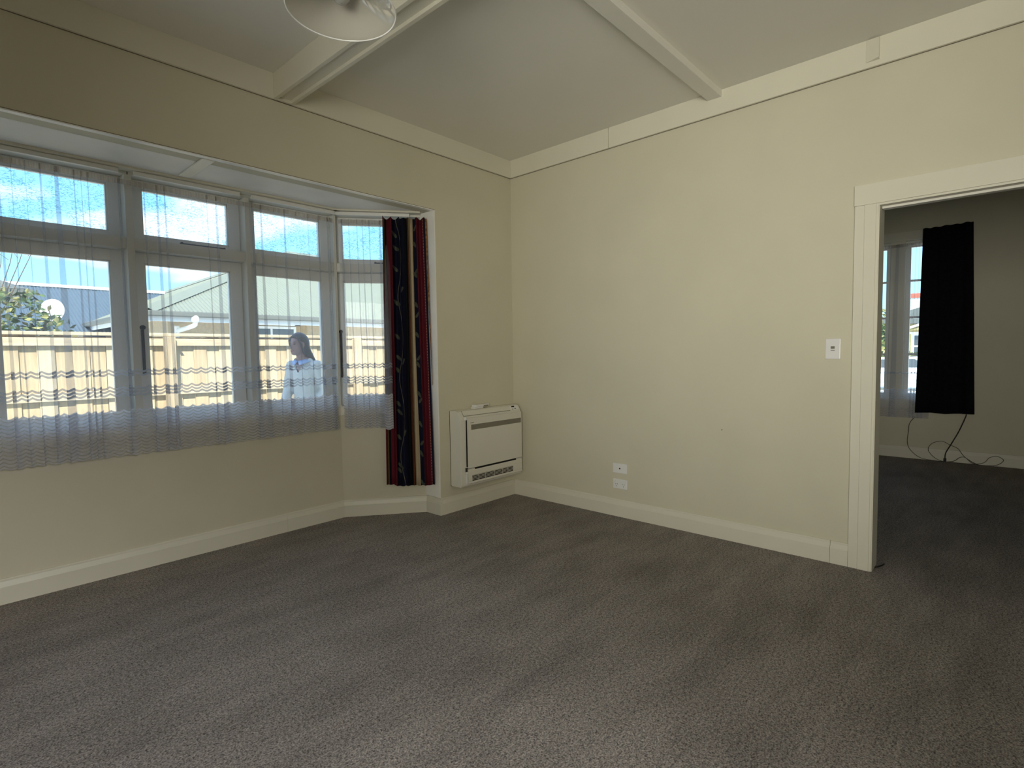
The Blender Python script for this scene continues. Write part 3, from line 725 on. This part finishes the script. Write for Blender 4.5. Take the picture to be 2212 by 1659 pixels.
k = MB().tube(smoothpts([(4.014, -2.50, .485), (4.012, -2.449, .40), (4.010, -2.440, .30), (4.008, -2.433, .19), (4.004, -2.461, .103), (3.99, -2.556, .023), (3.98, -2.70, .006), (3.98, -2.78, .005), (3.985, -2.90, .005), (4.0, -3.02, .006), (4.008, -3.10, .03), (4.010, -3.142, .087), (4.010, -3.20, .110), (4.008, -3.253, .075), (4.0, -3.21, .022), (3.99, -3.14, .006), (3.985, -3.05, .008), (4.0, -2.95, .065), (4.004, -2.905, .125), (4.006, -2.88, .16), (4.008, -2.812, .192), (4.010, -2.738, .225), (4.010, -2.654, .188), (4.006, -2.625, .115), (3.998, -2.68, .04), (3.985, -2.76, .006), (3.98, -2.85, .02), (4.002, -2.90, .062), (4.002, -2.945, .068), (3.99, -3.0, .02), (3.98, -3.06, .005)]), .0026, 6)
tag(k.build('loose_cable', 'gcable', smooth=True), 'thin dark cable looped loosely along the far room skirting', 'cable')
k = MB().tube([(.06, -2.735, .004), (.11, -2.76, .006), (.15, -2.765, .004)], .004, 6); tag(k.build('carpet_thread', 'cable', smooth=True), 'loose dark thread on the carpet beside the door jamb', 'thread')

# ------------------------------------------------------------------ outside: ground, fence, neighbours, tree
G = -.20
g = struct(MB().box(-30, 130, .75, 100, G-.2, G).box(4.3, 130, -40, .75, G-.2, G).build('ground', 'ground'))
def fence():
    FY = 4.0; x0, x1 = -6.2, 5.2
    root = thing('paling_fence', 'sunlit pine paling fence with cap, rails and a post running across beyond the bay window', 'fence', (0, FY, G))
    rnd = random.Random(11); x = x0; i = 0; protos = []
    for q in range(6):
        wd = rnd.uniform(.138, .147)
        k = MB().box(0, wd, 0, .018, G+.02, 1.515); protos.append(k)
    meshes = []
    for q, k in enumerate(protos):
        k.v = [V((a.x, a.y, a.z)) for a in k.v]
        ob = k.build('paling', 'pine' if q % 2 else 'pine2', None, .002, seg=1); meshes.append(ob.data); bpy.data.objects.remove(ob)
    while x < x1:
        ob = bpy.data.objects.new('paling', meshes[rnd.randrange(6)]); lk(ob); ob.parent = root
        ob.location = V((x, FY + (.019 if i % 2 else 0), rnd.uniform(-.012, .004))) - root.location
        x += .1435 + rnd.uniform(-.003, .004); i += 1
    posts = [-4.05, -1.60, .85, 3.3]
    edges = [x0] + posts + [x1]
    for a, b in zip(edges[:-1], edges[1:]):
        for z, h, d in ((1.405, .085, .05), (.835, .085, .05), (.12, .085, .05)):
            MB().box(a+.002, b-.002, FY-d, FY-.001, z, z+h).build('rail', 'rail', root, .003, seg=1)
        dz = rnd.uniform(-.006, .006)
        MB().box(a+.0015, b-.0015, FY-.055, FY+.05, 1.520+dz, 1.556+dz).build('cap_board', 'rail', root, .003, seg=1)
    for px in posts:
        k = MB().box(px-.052, px+.052, FY-.150, FY-.0505, G-.1, 1.512); k.build('post', 'pine', root, .004, seg=1)
        MB().prism([(px+.052, 1.405), (px+.052, 1.49), (px+.12, 1.405)], 'y', FY-.10, FY-.0505).build('post_bracket', 'pine', root)
fence()

def corr_face(eave_a, eave_b, up, tlo, thi, pitch=.0762, amp=.009):
    """corrugated sheet: eave from a to b, `up` is the slope vector of full length, tlo/thi(s) limits (0..1) along the slope"""
    a, b, up = V(eave_a), V(eave_b), V(up); L = (b-a).length; d = (b-a)/L; n = d.cross(up).normalized()
    if n.z < 0: n = -n
    k = MB(); N = int(L/pitch*4)
    for i in range(N+1):
        s = L*i/N; w = n*amp*math.sin(2*math.pi*s/pitch)
        k.v.append(a + d*s + up*tlo(s/L) + w); k.v.append(a + d*s + up*thi(s/L) + w)
    for i in range(N): k.f.append((2*i, 2*i+2, 2*i+3, 2*i+1))
    return k
def neighbour():
    ex, ey, ez = -.744, 8.25, 2.135
    ax, ay, az = 4.385, 13.38, 4.449
    x1, y1 = 19.0, 2*ay-ey
    root = thing('neighbour_house', 'tan brick house with sage corrugated hip roof behind the paling fence', 'house', (6, 12, G))
    ov = .48
    wl = MB().box(ex+ov, x1-ov, ey+ov, ey+ov+.2, G, ez-.06).box(ex+ov, ex+ov+.2, ey+ov+.2, y1-ov, G, ez-.06)
    wl.build('brick_wall', 'brick', root)
    MB().box(ex+.06, x1, ey+.06, y1-.05, ez-.11, ez-.06).build('eave_lining', 'eave', root)
    rise = az-ez; run = ay-ey
    up_f = V((0, run, rise)); up_l = V((run, 0, rise))
    Lf = x1-ex
    corr_face((ex, ey, ez), (x1, ey, ez), up_f, lambda s: 0, lambda s: min(1, s*Lf/run, (1-s)*Lf/run)).build('roof_front', 'roof', root)
    Ll = y1-ey
    corr_face((ex, y1, ez), (ex, ey, ez), up_l, lambda s: 0, lambda s: min(1, s*Ll/run, (1-s)*Ll/run)).build('roof_end', 'roof', root)
    up_b = V((0, -run, rise))
    corr_face((x1, y1, ez), (ex, y1, ez), up_b, lambda s: 0, lambda s: min(1, s*Lf/run, (1-s)*Lf/run), .3).build('roof_back', 'roof', root)
    def cap(p, q, w=.16):
        p, q = V(p), V(q); d = (q-p).normalized(); s = d.cross(Za).normalized(); n = s.cross(d).normalized()
        k = MB(); k.loft([[c + s*(-w) - n*.055, c + s*(-.03) + n*.028, c + n*.045, c + s*.03 + n*.028, c + s*w - n*.055] for c in (p, q)], False, False)
        return k
    cap((ex, ey, ez+.03), (ax, ay, az+.03)).build('hip_cap', 'roof', root, solid=.004)
    cap((ex, y1, ez+.03), (ax, ay, az+.03)).build('hip_cap', 'roof', root, solid=.004)
    cap((ax, ay, az+.03), (x1-run, ay, az+.03)).build('ridge_cap', 'roof', root, solid=.004)
    for nm, P, t, no, L in (('gutter_front', (ex-.10, ey, 0), Xa, -Ya, x1-ex+.1), ('gutter_end', (ex, ey-.10, 0), Ya, -Xa, y1-ey+.1)):
        P = V(P); prof = [(0, ez-.10), (.0, ez-.015), (.006, ez-.015), (.006, ez-.092), (.085, ez-.092), (.094, ez-.005), (.104, ez-.005), (.110, ez-.02), (.105, ez-.085), (.085, ez-.105)]
        k = MB(); k.loft([[P + t*L*a + no*q[0] + Za*q[1] for q in prof] for a in (0, 1)]); k.build(nm, 'fascia', root)
    MB().box(ex, x1, ey-.0, ey+.02, ez-.19, ez-.10).build('fascia_board', 'eave', root)
    MB().box(ex-.0, ex+.02, ey+.02, y1, ez-.19, ez-.10).build('fascia_board', 'eave', root)
    # swan-neck downpipe
    k = MB().tube(smoothpts([(.045, ey-.05, ez-.105), (.050, ey-.055, ez-.19), (.035, ey-.02, ez-.255), (-.05, ey+.25, ez-.31), (-.12, ey+ov-.09, ez-.345), (-.135, ey+ov-.06, ez-.40), (-.135, ey+ov-.06, G+.1)], 6), .042, 14); k.build('downpipe', 'pipe', root, smooth=True)
    k = MB().lathe([(.001, ez-.06), (.05, ez-.065), (.066, ez-.10), (.066, ez-.16), (.05, ez-.20), (.001, ez-.205)], (.047, ey-.055, 0), 20); k.build('pipe_bend', 'pipe', root, smooth=True)
    # wide white-framed window with a timber lintel strip
    wy = ey+ov; wx0, wx1, wz0, wz1 = 1.18, 2.28, 1.15, 1.93
    fr_ = MB(); s = .055
    fr_.box(wx0, wx1, wy-.03, wy+.01, wz1-s, wz1).box(wx0, wx1, wy-.03, wy+.01, wz0, wz0+s).box(wx0, wx0+s, wy-.03, wy+.01, wz0+s, wz1-s).box(wx1-s, wx1, wy-.03, wy+.01, wz0+s, wz1-s).box(1.70, 1.745, wy-.03, wy+.01, wz0+s, wz1-s)
    f = fr_.build('window', 'eave', root, .004, seg=1)
    for a, b in ((wx0+s, 1.70), (1.745, wx1-s)): MB().box(a, b, wy-.012, wy-.004, wz0+s, wz1-s).build('pane', 'dglass', f)
    MB().box(wx1-.02, wx1+.26, wy-.02, wy-.001, 1.55, ez-.12).build('timber_panel', 'timber', root)
    MB().box(wx0-.25, wx1+.1, wy-.02, wy-.001, wz1+.02, wz1+.06).build('lintel', 'eave', root)
neighbour()

def house_behind():
    root = thing('house_roof', 'blue-grey corrugated roof of a farther house seen over the fence on the left', 'house', (1, 18, G))
    z0, z1_ = 1.9, 3.27; ye, yr = 12.6, 16.0; xa, xb = -9.0, 2.9
    corr_face((xa, ye, z0), (xb, ye, z0), (0, yr-ye, z1_-z0), lambda s: 0, lambda s: 1, .0762, .010).build('roof_sheet', 'roof2', root)
    corr_face((xb, 2*yr-ye, z0), (xa, 2*yr-ye, z0), (0, ye-yr, z1_-z0), lambda s: 0, lambda s: 1, .3).build('roof_sheet', 'roof2', root)
    k = MB(); k.loft([[V((q, yr-.16, z1_-.045)), V((q, yr, z1_+.05)), V((q, yr+.16, z1_-.045))] for q in (xa, xb)], False, False); k.build('ridge_cap', 'eave', root, solid=.006)
    MB().box(xa+.3, xb-.3, ye+.5, 2*yr-ye-.5, G, z0+.1).build('wall', 'eave', root)
house_behind()
def shed():
    root = thing('dark_roof', 'small dark gabled roof half hidden by the shrub over the fence', 'roof', (-3.2, 7.2, G))
    k = MB(); k.add([(-3.6, 6.2, 2.17), (-2.53, 6.2, 2.19), (-2.53, 7.4, 2.19), (-3.6, 7.4, 2.17), (-3.6, 6.8, 2.50), (-3.02, 6.8, 2.43)],
                    [(0, 1, 5, 4), (1, 2, 5), (2, 3, 4, 5), (0, 4, 3), (0, 3, 2, 1)]); k.build('roof_sheet', 'roof3', root)
    MB().box(-3.6, -2.50, 6.16, 6.20, 2.08, 2.18).build('fascia', 'fascia', root)
    MB().box(-3.6, -2.55, 6.2, 7.38, 2.08, 2.165).build('soffit', 'fascia', root)
    MB().box(-3.5, -2.8, 6.5, 7.3, G, 2.08).build('wall', 'brick', root)
shed()
def dish():
    c = V((-1.60, 11.4, 2.27)); root = thing('satellite_dish', 'round white dish with small receiver standing above the fence line', 'dish', tuple(c))
    ax = V((-.35, -.9, .25)).normalized(); s = ax.cross(Za).normalized(); u = s.cross(ax)
    k = MB(); rings = []
    for i in range(7):
        r = .24*i/6 + .001; rings.append([c + ax*(r*r*1.1) + (s*math.cos(w)*.85 + u*math.sin(w))*r for w in [2*math.pi*j/28 for j in range(28)]])
    k.loft(rings, False); k.build('reflector', 'pipe', root, smooth=True, solid=.006)
    MB().tube([c - u*.23 + ax*.05, c + ax*.28 + s*.02 + u*.02], .008, 6).build('arm', 'iron', root)
    MB().tube([c + ax*.22 + u*.01, c + ax*.31 + u*.03], .028, 10).build('receiver', 'pipe', root)
    MB().tube([c, c - ax*.2, V((c.x+.05, c.y+.25, G))], .02, 8).build('mast', 'fascia', root)
dish()
def leaf_mass(name, mats_, n, fn, size, parent, seed):
    rnd = random.Random(seed); ks = [MB() for _ in mats_]
    for i in range(n):
        c = fn(rnd); k = ks[0 if rnd.random() < .72 else -1]
        d = V((rnd.gauss(0, 1), rnd.gauss(0, 1), rnd.gauss(0, .6))).normalized(); s = d.cross(V((rnd.gauss(0, 1), rnd.gauss(0, 1), rnd.gauss(0, 1)))).normalized(); nn = d.cross(s)
        L = size*rnd.uniform(.7, 1.4); w = L*.28
        k.add([c, c + d*L*.5 + s*w + nn*L*.06, c + d*L, c + d*L*.5 - s*w + nn*L*.06, c + d*L*.5 - nn*L*.03], [(0, 1, 4), (1, 2, 4), (2, 3, 4), (3, 0, 4)])
    out = []
    for k, m_ in zip(ks, mats_):
        o_ = k.build(name, m_, parent); o_['kind'] = 'stuff'; out.append(o_)
    return out
def shrub():
    root = thing('leafy_shrub', 'leafy green shrub with yellowish tips rising above the fence at far left', 'shrub', (-2.9, 5.1, G))
    def pos(r):
        while True:
            x = r.uniform(-4.6, -2.30); y = r.uniform(4.65, 5.7); z = r.uniform(.4, 2.15)
            top = 2.14 - max(0, x+2.93)*.80 + .10*math.sin(x*9) + .06*math.sin(x*23)
            if z < top and z > .4 and abs(y-5.15) < .5: return V((x, y, z))
    leaf_mass('foliage', ('leaf', 'leaf2'), 5200, pos, .085, root, 4)
    k = MB()
    for a, b in (((-2.9, 5.1, G), (-2.75, 5.1, 1.6)), ((-2.9, 5.1, G), (-3.2, 5.2, 1.8)), ((-2.85, 5.1, .6), (-2.42, 5.1, 1.62)), ((-2.9, 5.1, G), (-3.7, 5.2, 1.7)), ((-2.75, 5.1, 1.2), (-2.52, 5.0, 1.78))):
        k.tube([a, ((V(a)+V(b))/2 + V((.05, 0, .05))), b], .028, 6, .008)
    k.build('branches', 'bark', root)
shrub()
k = MB().lathe([(.001, .42), (.20, .40), (.36, .30), (.42, .16), (.42, 0), (.40, 0), (.40, -.02), (.001, -.02)], (-1.66, 6.9, 1.22), 28)
cov = thing('domed_cover', 'low dark domed cover just showing over the fence beside the shrub', 'cover', (-1.66, 6.9, G))
k.build('cover', 'black_cloth', cov, smooth=True); MB().tube([(-1.66, 6.9, G), (-1.66, 6.9, 1.3)], .05, 8).build('stand', 'iron', cov)
# bare twigs high behind the shrub
k = MB()
rnd = random.Random(3)
for i in range(5):
    a = V((-2.95+i*.05, 6.02, 2.05)); b = a + V((.05+.08*i, .1, .75+.06*i)); k.tube([a, (a+b)/2 + V((.03, 0, .02)), b], .006, 5, .002)
    for j in range(3):
        q = a + (b-a)*(.55+.15*j); k.tube([q, q + V((rnd.uniform(-.12, .12), 0, .10))], .003, 4, .001)
tw = thing('bare_twigs', 'thin bare twigs against the sky above the leafy shrub', 'twigs', (-2.9, 6.02, G)); k.build('twigs', 'bark', tw); MB().tube([(-2.9, 6.02, G), (-2.85, 6.02, 2.1)], .02, 6, .01).build('stem', 'bark', tw)

# street seen through the far room window
def far_street():
    root = thing('yellow_house', 'yellow weatherboard house with white-framed window and tall white chimney across the street', 'house', (38, 3, G))
    X0 = 35.0
    MB().box(X0, X0+8, -7.15, 3.05, G, 2.7).build('wall', 'yellow', root)
    k = MB(); k.prism([(-7.5, 2.62), (3.45, 2.62), (-2.0, 4.3)], 'x', X0-.5, X0+8.5)
    k.build('roof', 'roof3', root)
    k = MB(); k.prism([(1.0, 2.45), (1.1, 2.3), (-1.2, 3.05), (-3.6, 2.3), (-3.5, 2.45), (-1.2, 3.25)], 'x', X0-.6, X0-.4); k.build('barge_board', 'eave', root)
    k = MB(); k.prism([(1.0, 2.25), (-3.5, 2.25), (-1.2, 3.03)], 'x', X0-.38, X0-.02); k.build('gable', 'yellow', root)
    ch = MB().box(X0+.2, X0+1.0, -.15, 1.05, 2.0, 4.10).build('chimney', 'eave', root)
    MB().box(X0+.15, X0+1.05, -.25, 1.15, 4.10, 4.36).build('chimney_crown', 'terracotta', ch)
    for yy in (.45,): MB().lathe([(.17, 4.36), (.13, 4.5), (.16, 4.68), (.09, 4.68)], (X0+.6, yy, 0), 14).build('chimney_pot', 'terracotta', ch)
    f = MB().box(X0-.06, X0, -.6, .95, .6, 2.05).box(X0-.09, X0, -.7, 1.05, 2.05, 2.16).build('window', 'eave', root)
    MB().box(X0-.08, X0-.06, .25, .80, 1.4, 1.95).build('pane', 'dglass', f); MB().box(X0-.08, X0-.06, -.45, .12, .7, 1.95).build('pane', 'dglass', f); MB().box(X0-.08, X0-.06, .25, .80, .7, 1.3).build('pane', 'dglass', f)
    hl = thing('hillside', 'scrubby brown hillside far beyond the street', 'hill', (90, 25, G))
    k = MB(); k.loft([[V((85+i, 10+j*6, G + (6.2+1.6*math.sin(j*.7))*(1-abs(j-6)/12.)*(1 if i else .05))) for j in range(14)] for i in (0, 12)], False, False); k.build('slope', 'hill', hl, smooth=True)
    cr_ = thing('parked_car', 'white car parked on the street seen through the far window', 'car', (20, -.1, G))
    k = MB(); k.prism([(-1.9, .10), (2.2, .10), (2.25, .42), (1.3, .55), (.75, .92), (-.95, .95), (-1.55, .60), (-1.95, .48)], 'x', 19.2, 20.7); k.build('body', 'pipe', cr_, .03)
    MB().prism([(1.15, .57), (.70, .86), (-.88, .88), (-1.35, .60)], 'x', 19.185, 19.2).build('side_glass', 'dglass', cr_)
    for yy in (1.35, -1.25): MB().tube([(19.15, yy, .08), (19.35, yy, .08)], .28, 18).build('wheel', 'iron', cr_)
    tr_ = thing('street_tree', 'green tree beyond the parked car seen through the far window', 'tree', (26, 1.9, G))
    def pos(r):
        while True:
            q = V((r.uniform(-1, 1), r.uniform(-1, 1), r.uniform(-1, 1)))
            if q.length < 1: return V((26 + q.x*1.3, 1.65 + q.y*1.35, 1.75 + q.z*1.5))
    leaf_mass('foliage', ('leaf', 'leaf2'), 1500, pos, .22, tr_, 8)
    MB().tube([(26, 1.65, G), (26, 1.65, 1.6)], .12, 8).build('trunk', 'bark', tr_)
    fe = thing('picket_fence', 'low white picket fence across the street', 'fence', (24, -2, G))
    for i in range(40): MB().box(24, 24.02, -5+i*.16, -5+i*.16+.09, G+.05, .85).build('picket', 'eave', fe)
    for z in (.1, .6): MB().box(24.02, 24.06, -5, 1.4, z, z+.07).build('rail', 'eave', fe)
    hd = thing('garden_hedge', 'clipped green hedge in front of the yellow house', 'hedge', (30, -1, G))
    leaf_mass('foliage', ('leaf', 'leaf2'), 1500, lambda r: V((r.uniform(29.5, 30.3), r.uniform(-3, 1.9), r.uniform(G, 1.0))), .2, hd, 12)
far_street()

# ------------------------------------------------------------------ the woman walking past outside
def woman():
    base = V((-.60, 2.62, G))
    f = V((-.88, -.47, 0)).normalized(); l = V((f.y*-1*0 + -f.y*-1, 0, 0))
    l = Za.cross(f).normalized()
    root = thing('person', 'woman with long dark hair, cream sweater and pale blue collar walking left outside the window', 'person', tuple(base))
    def P(x, y, z): return base + f*x + l*y + Za*z
    def limb(k, pts, n=16):
        rings = []
        for i, (q, ra, rb) in enumerate(pts):
            a = V(pts[max(i-1, 0)][0]); b = V(pts[min(i+1, len(pts)-1)][0]); d = (b-a).normalized()
            s = V((0, 1, 0)) - d*d.y
            s = s.normalized() if s.length > .2 else V((1, 0, 0)); u = d.cross(s).normalized()
            if u.x < 0: u = -u
            rings.append([P(*(V(q) + u*ra*math.cos(w) + s*rb*math.sin(w))) for w in [2*math.pi*j/n for j in range(n)]])
        # rounded ends
        def dome(i0, i1, ring):
            c = sum((v for v in ring), V((0, 0, 0)))/n
            q0, q1 = P(*pts[i0][0]), P(*pts[i1][0]); d = (q0-q1).normalized(); r = (pts[i0][1]+pts[i0][2])/2
            return [[c + (v-c)*math.cos(t) + d*r*math.sin(t)*.8 for v in ring] for t in (.5, 1.0, 1.45)]
        st = dome(0, 1, rings[0]); en = dome(-1, -2, rings[-1])
        k.loft(st[::-1] + rings + en)
        return k
    def remesh(k, name, m, vox, par=root, sm=True):
        ob = k.build(name, m, par); md = ob.modifiers.new('r', 'REMESH'); md.mode = 'VOXEL'; md.voxel_size = vox
        ms = ob.modifiers.new('s', 'SMOOTH'); ms.iterations = 4; ms.factor = .5
        dg = bpy.context.evaluated_depsgraph_get(); dg.update(); me = bpy.data.meshes.new_from_object(ob.evaluated_get(dg))
        ob.modifiers.clear(); ob.data = me; me.name = name
        me.polygons.foreach_set('use_smooth', [True]*len(me.polygons)); return ob
    hx, hz = .135, 1.592                         # head centre, a little ahead: she leans into the walk
    torso = [((-.02, 0, .90), .115, .165), ((0, 0, 1.02), .10, .135), ((.02, 0, 1.14), .105, .135), ((.035, 0, 1.26), .115, .155), ((.05, 0, 1.36), .095, .150), ((.06, 0, 1.405), .070, .105)]
    neck = [((.055, 0, 1.36), .060, .062), ((.085, 0, 1.44), .052, .052), ((.11, 0, 1.52), .052, .05), ((.12, 0, 1.56), .05, .05)]
    la = [((.045, .155, 1.365), .050, .048), ((.0, .190, 1.20), .045, .043), ((-.02, .215, 1.08), .040, .038), ((.06, .20, .96), .034, .033), ((.13, .185, .86), .026, .028)]
    ra = [((.045, -.155, 1.365), .050, .048), ((.05, -.190, 1.20), .045, .043), ((.06, -.205, 1.08), .040, .038), ((.14, -.19, .96), .034, .033), ((.22, -.16, .89), .026, .028)]
    ll = [((-.01, .085, .90), .10, .085), ((.10, .085, .68), .082, .075), ((.20, .085, .48), .058, .054), ((.17, .085, .30), .056, .050), ((.14, .085, .10), .036, .034)]
    rl = [((-.01, -.085, .90), .10, .085), ((-.03, -.085, .68), .082, .075), ((-.05, -.085, .48), .058, .054), ((-.16, -.085, .30), .056, .050), ((-.25, -.085, .12), .036, .034)]
    def foot(x, y, z, up):
        return [((x-.05, y, z+.04), .04, .032), ((x+.03, y, z+.035-up*.1), .034, .040), ((x+.11, y, z+.022-up*.4), .022, .042), ((x+.16, y, z+.016-up*.55), .014, .034)]
    b = MB()
    for c in (torso, neck, la, ra, ll, rl): limb(b, c)
    limb(b, foot(.15, .085, .02, 0)); limb(b, foot(-.235, -.085, .06, .1))
    # head
    ringz = [(-.118, .070, .02, .022), (-.105, .090, -.01, .040), (-.075, .094, -.045, .056), (-.04, .092, -.085, .066), (-.01, .087, -.100, .071), (.02, .089, -.104, .074), (.06, .082, -.100, .072), (.095, .058, -.08, .056), (.115, .025, -.045, .032), (.122, .005, -.02, .012)]
    rings = []
    hyaw = -.22
    def HP(a, c, z):
        return P(hx + a*math.cos(hyaw) - c*math.sin(hyaw), a*math.sin(hyaw) + c*math.cos(hyaw), hz + z)
    for z, fr_, bk, hw in ringz:
        cx, rx = (fr_+bk)/2, (fr_-bk)/2
        rings.append([HP(cx + rx*math.cos(w), hw*math.sin(w)*(1-.12*max(0, math.cos(w))), z) for w in [2*math.pi*j/20 for j in range(20)]])
    b.loft(rings)
    b.loft([[HP(.080, -.010, .012), HP(.094, 0, .014), HP(.080, .010, .012)], [HP(.084, -.015, -.020), HP(.112, 0, -.018), HP(.084, .015, -.020)], [HP(.084, -.019, -.040), HP(.120, 0, -.036), HP(.084, .019, -.040)], [HP(.080, -.014, -.050), HP(.100, 0, -.050), HP(.080, .014, -.050)]])
    b.loft([[HP(.078, c, .020), HP(.093, c, .024), HP(.078, c, .034)] for c in (-.05, -.03, 0, .03, .05)])
    for s_ in (-1, 1):
        b.loft([[HP(-.005 + .012*math.cos(w), s_*(.066+q), .0 + .026*math.sin(w)) for w in [2*math.pi*j/8 for j in range(8)]] for q in (0, .014)])
    # hands: palm, four fingers and a thumb each
    for hand, dirv, s_ in (((.13, .185, .86), V((.35, -.03, -.93)), 1), ((.22, -.16, .89), V((.65, .15, -.72)), -1)):
        c = V(hand); d = dirv.normalized(); side = d.cross(V((0, 1, 0))).normalized(); nrm = V((0, 1, 0))
        limb(b, [(tuple(c), .022, .024), (tuple(c + d*.045), .036, .015), (tuple(c + d*.085), .038, .014)])
        for i, ln in enumerate((.066, .076, .071, .056)):
            o_ = side*(-.028+.0187*i); a0 = c + d*.085 + o_; a1 = a0 + d*ln*.5 - nrm*.008*s_; a2 = a1 + (d*.8 - nrm*.5*s_).normalized()*ln*.5
            limb(b, [(tuple(a0 - d*.02), .009, .009), (tuple(a0), .009, .009), (tuple(a1), .0083, .0083), (tuple(a2), .007, .007)], 8)
        t0 = c + d*.03 - side*.026; limb(b, [(tuple(t0), .011, .011), (tuple(t0 + d*.03 - side*.022), .010, .010), (tuple(t0 + d*.058 - side*.028), .008, .008)], 8)
    remesh(b, 'body', 'skin', .0075)
    # sweater with a V neck, trousers, shirt collar
    k = MB(); g = .016
    limb(k, [(q, a+g, c+g) for q, a, c in torso[:4]] + [((.045, 0, 1.345), .112, .162), ((.055, 0, 1.395), .080, .125)])
    limb(k, [((-.025, 0, .86), .128, .175), ((-.02, 0, .93), .125, .172), ((0, 0, 1.04), .118, .155)])
    for arm in (la, ra): limb(k, [(q, a+.017, c+.017) for q, a, c in arm])
    sw = remesh(k, 'sweater', 'sweater', .010)
    bm = bmesh.new(); bm.from_mesh(sw.data)
    dele = []
    for v in bm.verts:
        w = v.co + base; r_ = w - base; xx, yy, zz = r_.dot(f), r_.dot(l), r_.z
        if xx > .075 and zz > 1.285 + abs(yy)*1.9 - .0 and abs(yy) < .09: dele.append(v)
        elif zz > 1.40 and abs(yy) < .085: dele.append(v)
    bmesh.ops.delete(bm, geom=dele, context='VERTS'); bm.to_mesh(sw.data); bm.free()
    k = MB()
    for leg in (ll, rl): limb(k, [(q, a+.012, c+.012) for q, a, c in leg])
    limb(k, [((-.02, 0, .84), .115, .165), ((-.02, 0, .95), .118, .168)])
    remesh(k, 'trousers', 'jeans', .012)
    for (x_, y_, z_), up in (((.15, .085, .02), 0), ((-.235, -.085, .06), .1)):
        k = MB(); limb(k, [(q, a+.008, c+.008) for q, a, c in foot(x_, y_, z_, up)]); k.build('shoe', 'iron', root, smooth=True)
    # collar: two folded leaves
    for s_ in (1, -1):
        k = MB(); N = 12; top, bot = [], []
        for i in range(N):
            a = i/(N-1); w = math.pi*(1-a)           # from nape round to the throat
            rx, ry = .078, .082
            x_ = .072 + rx*math.cos(w); y_ = s_*ry*math.sin(w)
            z_ = 1.462 - .050*a
            wid = .026 + .034*max(0, a-.35)
            top.append(P(x_, y_*.88, z_)); bot.append(P(x_ + .030*a, y_*(1.0)+s_*.030, z_ - wid))
        k.loft([top, bot], False, False); k.build('collar', 'blue_shirt', root, solid=.004, smooth=True)
    # hair: cap, sides and a long fall down the back
    k = MB()
    rings = []
    for z, fr_, bk, hw in [(-.11, -.02, -.115, .070), (-.07, -.005, -.122, .080), (-.02, .012, -.125, .088), (.02, .035, -.127, .090), (.055, .070, -.124, .088), (.085, .082, -.112, .078), (.115, .060, -.085, .058), (.133, .020, -.045, .028), (.137, .0, -.02, .010)]:
        cx, rx = (fr_+bk)/2, (fr_-bk)/2
        rings.append([HP(cx + rx*math.cos(w), hw*math.sin(w), z) for w in [2*math.pi*j/22 for j in range(22)]])
    k.loft(rings)
    fall = [(.02, -.040, 0, .070, .085), (-.06, -.075, .0, .060, .090), (-.14, -.118, .005, .052, .092), (-.22, -.165, .01, .045, .088), (-.30, -.215, .02, .034, .074), (-.38, -.262, .03, .020, .050), (-.45, -.295, .035, .006, .02)]
    k.loft([[HP(x_ + a*math.cos(w), y_ + c*math.sin(w), z_) for w in [2*math.pi*j/18 for j in range(18)]] for z_, x_, y_, a, c in fall])
    for s_ in (1, -1):    # strands framing the face
        k.loft([[HP(x_ + .018*math.cos(w), s_*y_ + .010*math.sin(w), z_) for w in [2*math.pi*j/8 for j in range(8)]] for z_, x_, y_ in ((.085, .055, .050), (.045, .058, .072), (0, .040, .082), (-.05, .018, .084), (-.11, .0, .080))])
    remesh(k, 'hair', 'hair', .008)
    for s_ in (1, -1):
        c = HP(.083, s_*.031, .004); k = MB(); k.loft([[c + f*q + l*math.cos(w)*.0125*r_ + Za*math.sin(w)*.006*r_ for w in [2*math.pi*j/10 for j in range(10)]] for q, r_ in ((-.004, 1), (.004, 1), (.0065, .5))]); k.build('eye', 'eyes', root)
        k = MB(); k.loft([[HP(.086+.006*(1-abs(q)), s_*(.032+.020*q), .026 - .003*abs(q)+dz) for dz in (0, .006)] + [HP(.080, s_*(.032+.020*q), .029)] for q in (-1, -.3, .4, 1)]); k.build('eyebrow', 'hair', root)
    k = MB(); k.loft([[HP(.096-.25*abs(c), c, -.068+dz) for dz in (-.008, .007)] + [HP(.084-.25*abs(c), c, -.068)] for c in (-.026, -.012, 0, .012, .026)]); k.build('lips', 'lips', root, smooth=True)
woman()
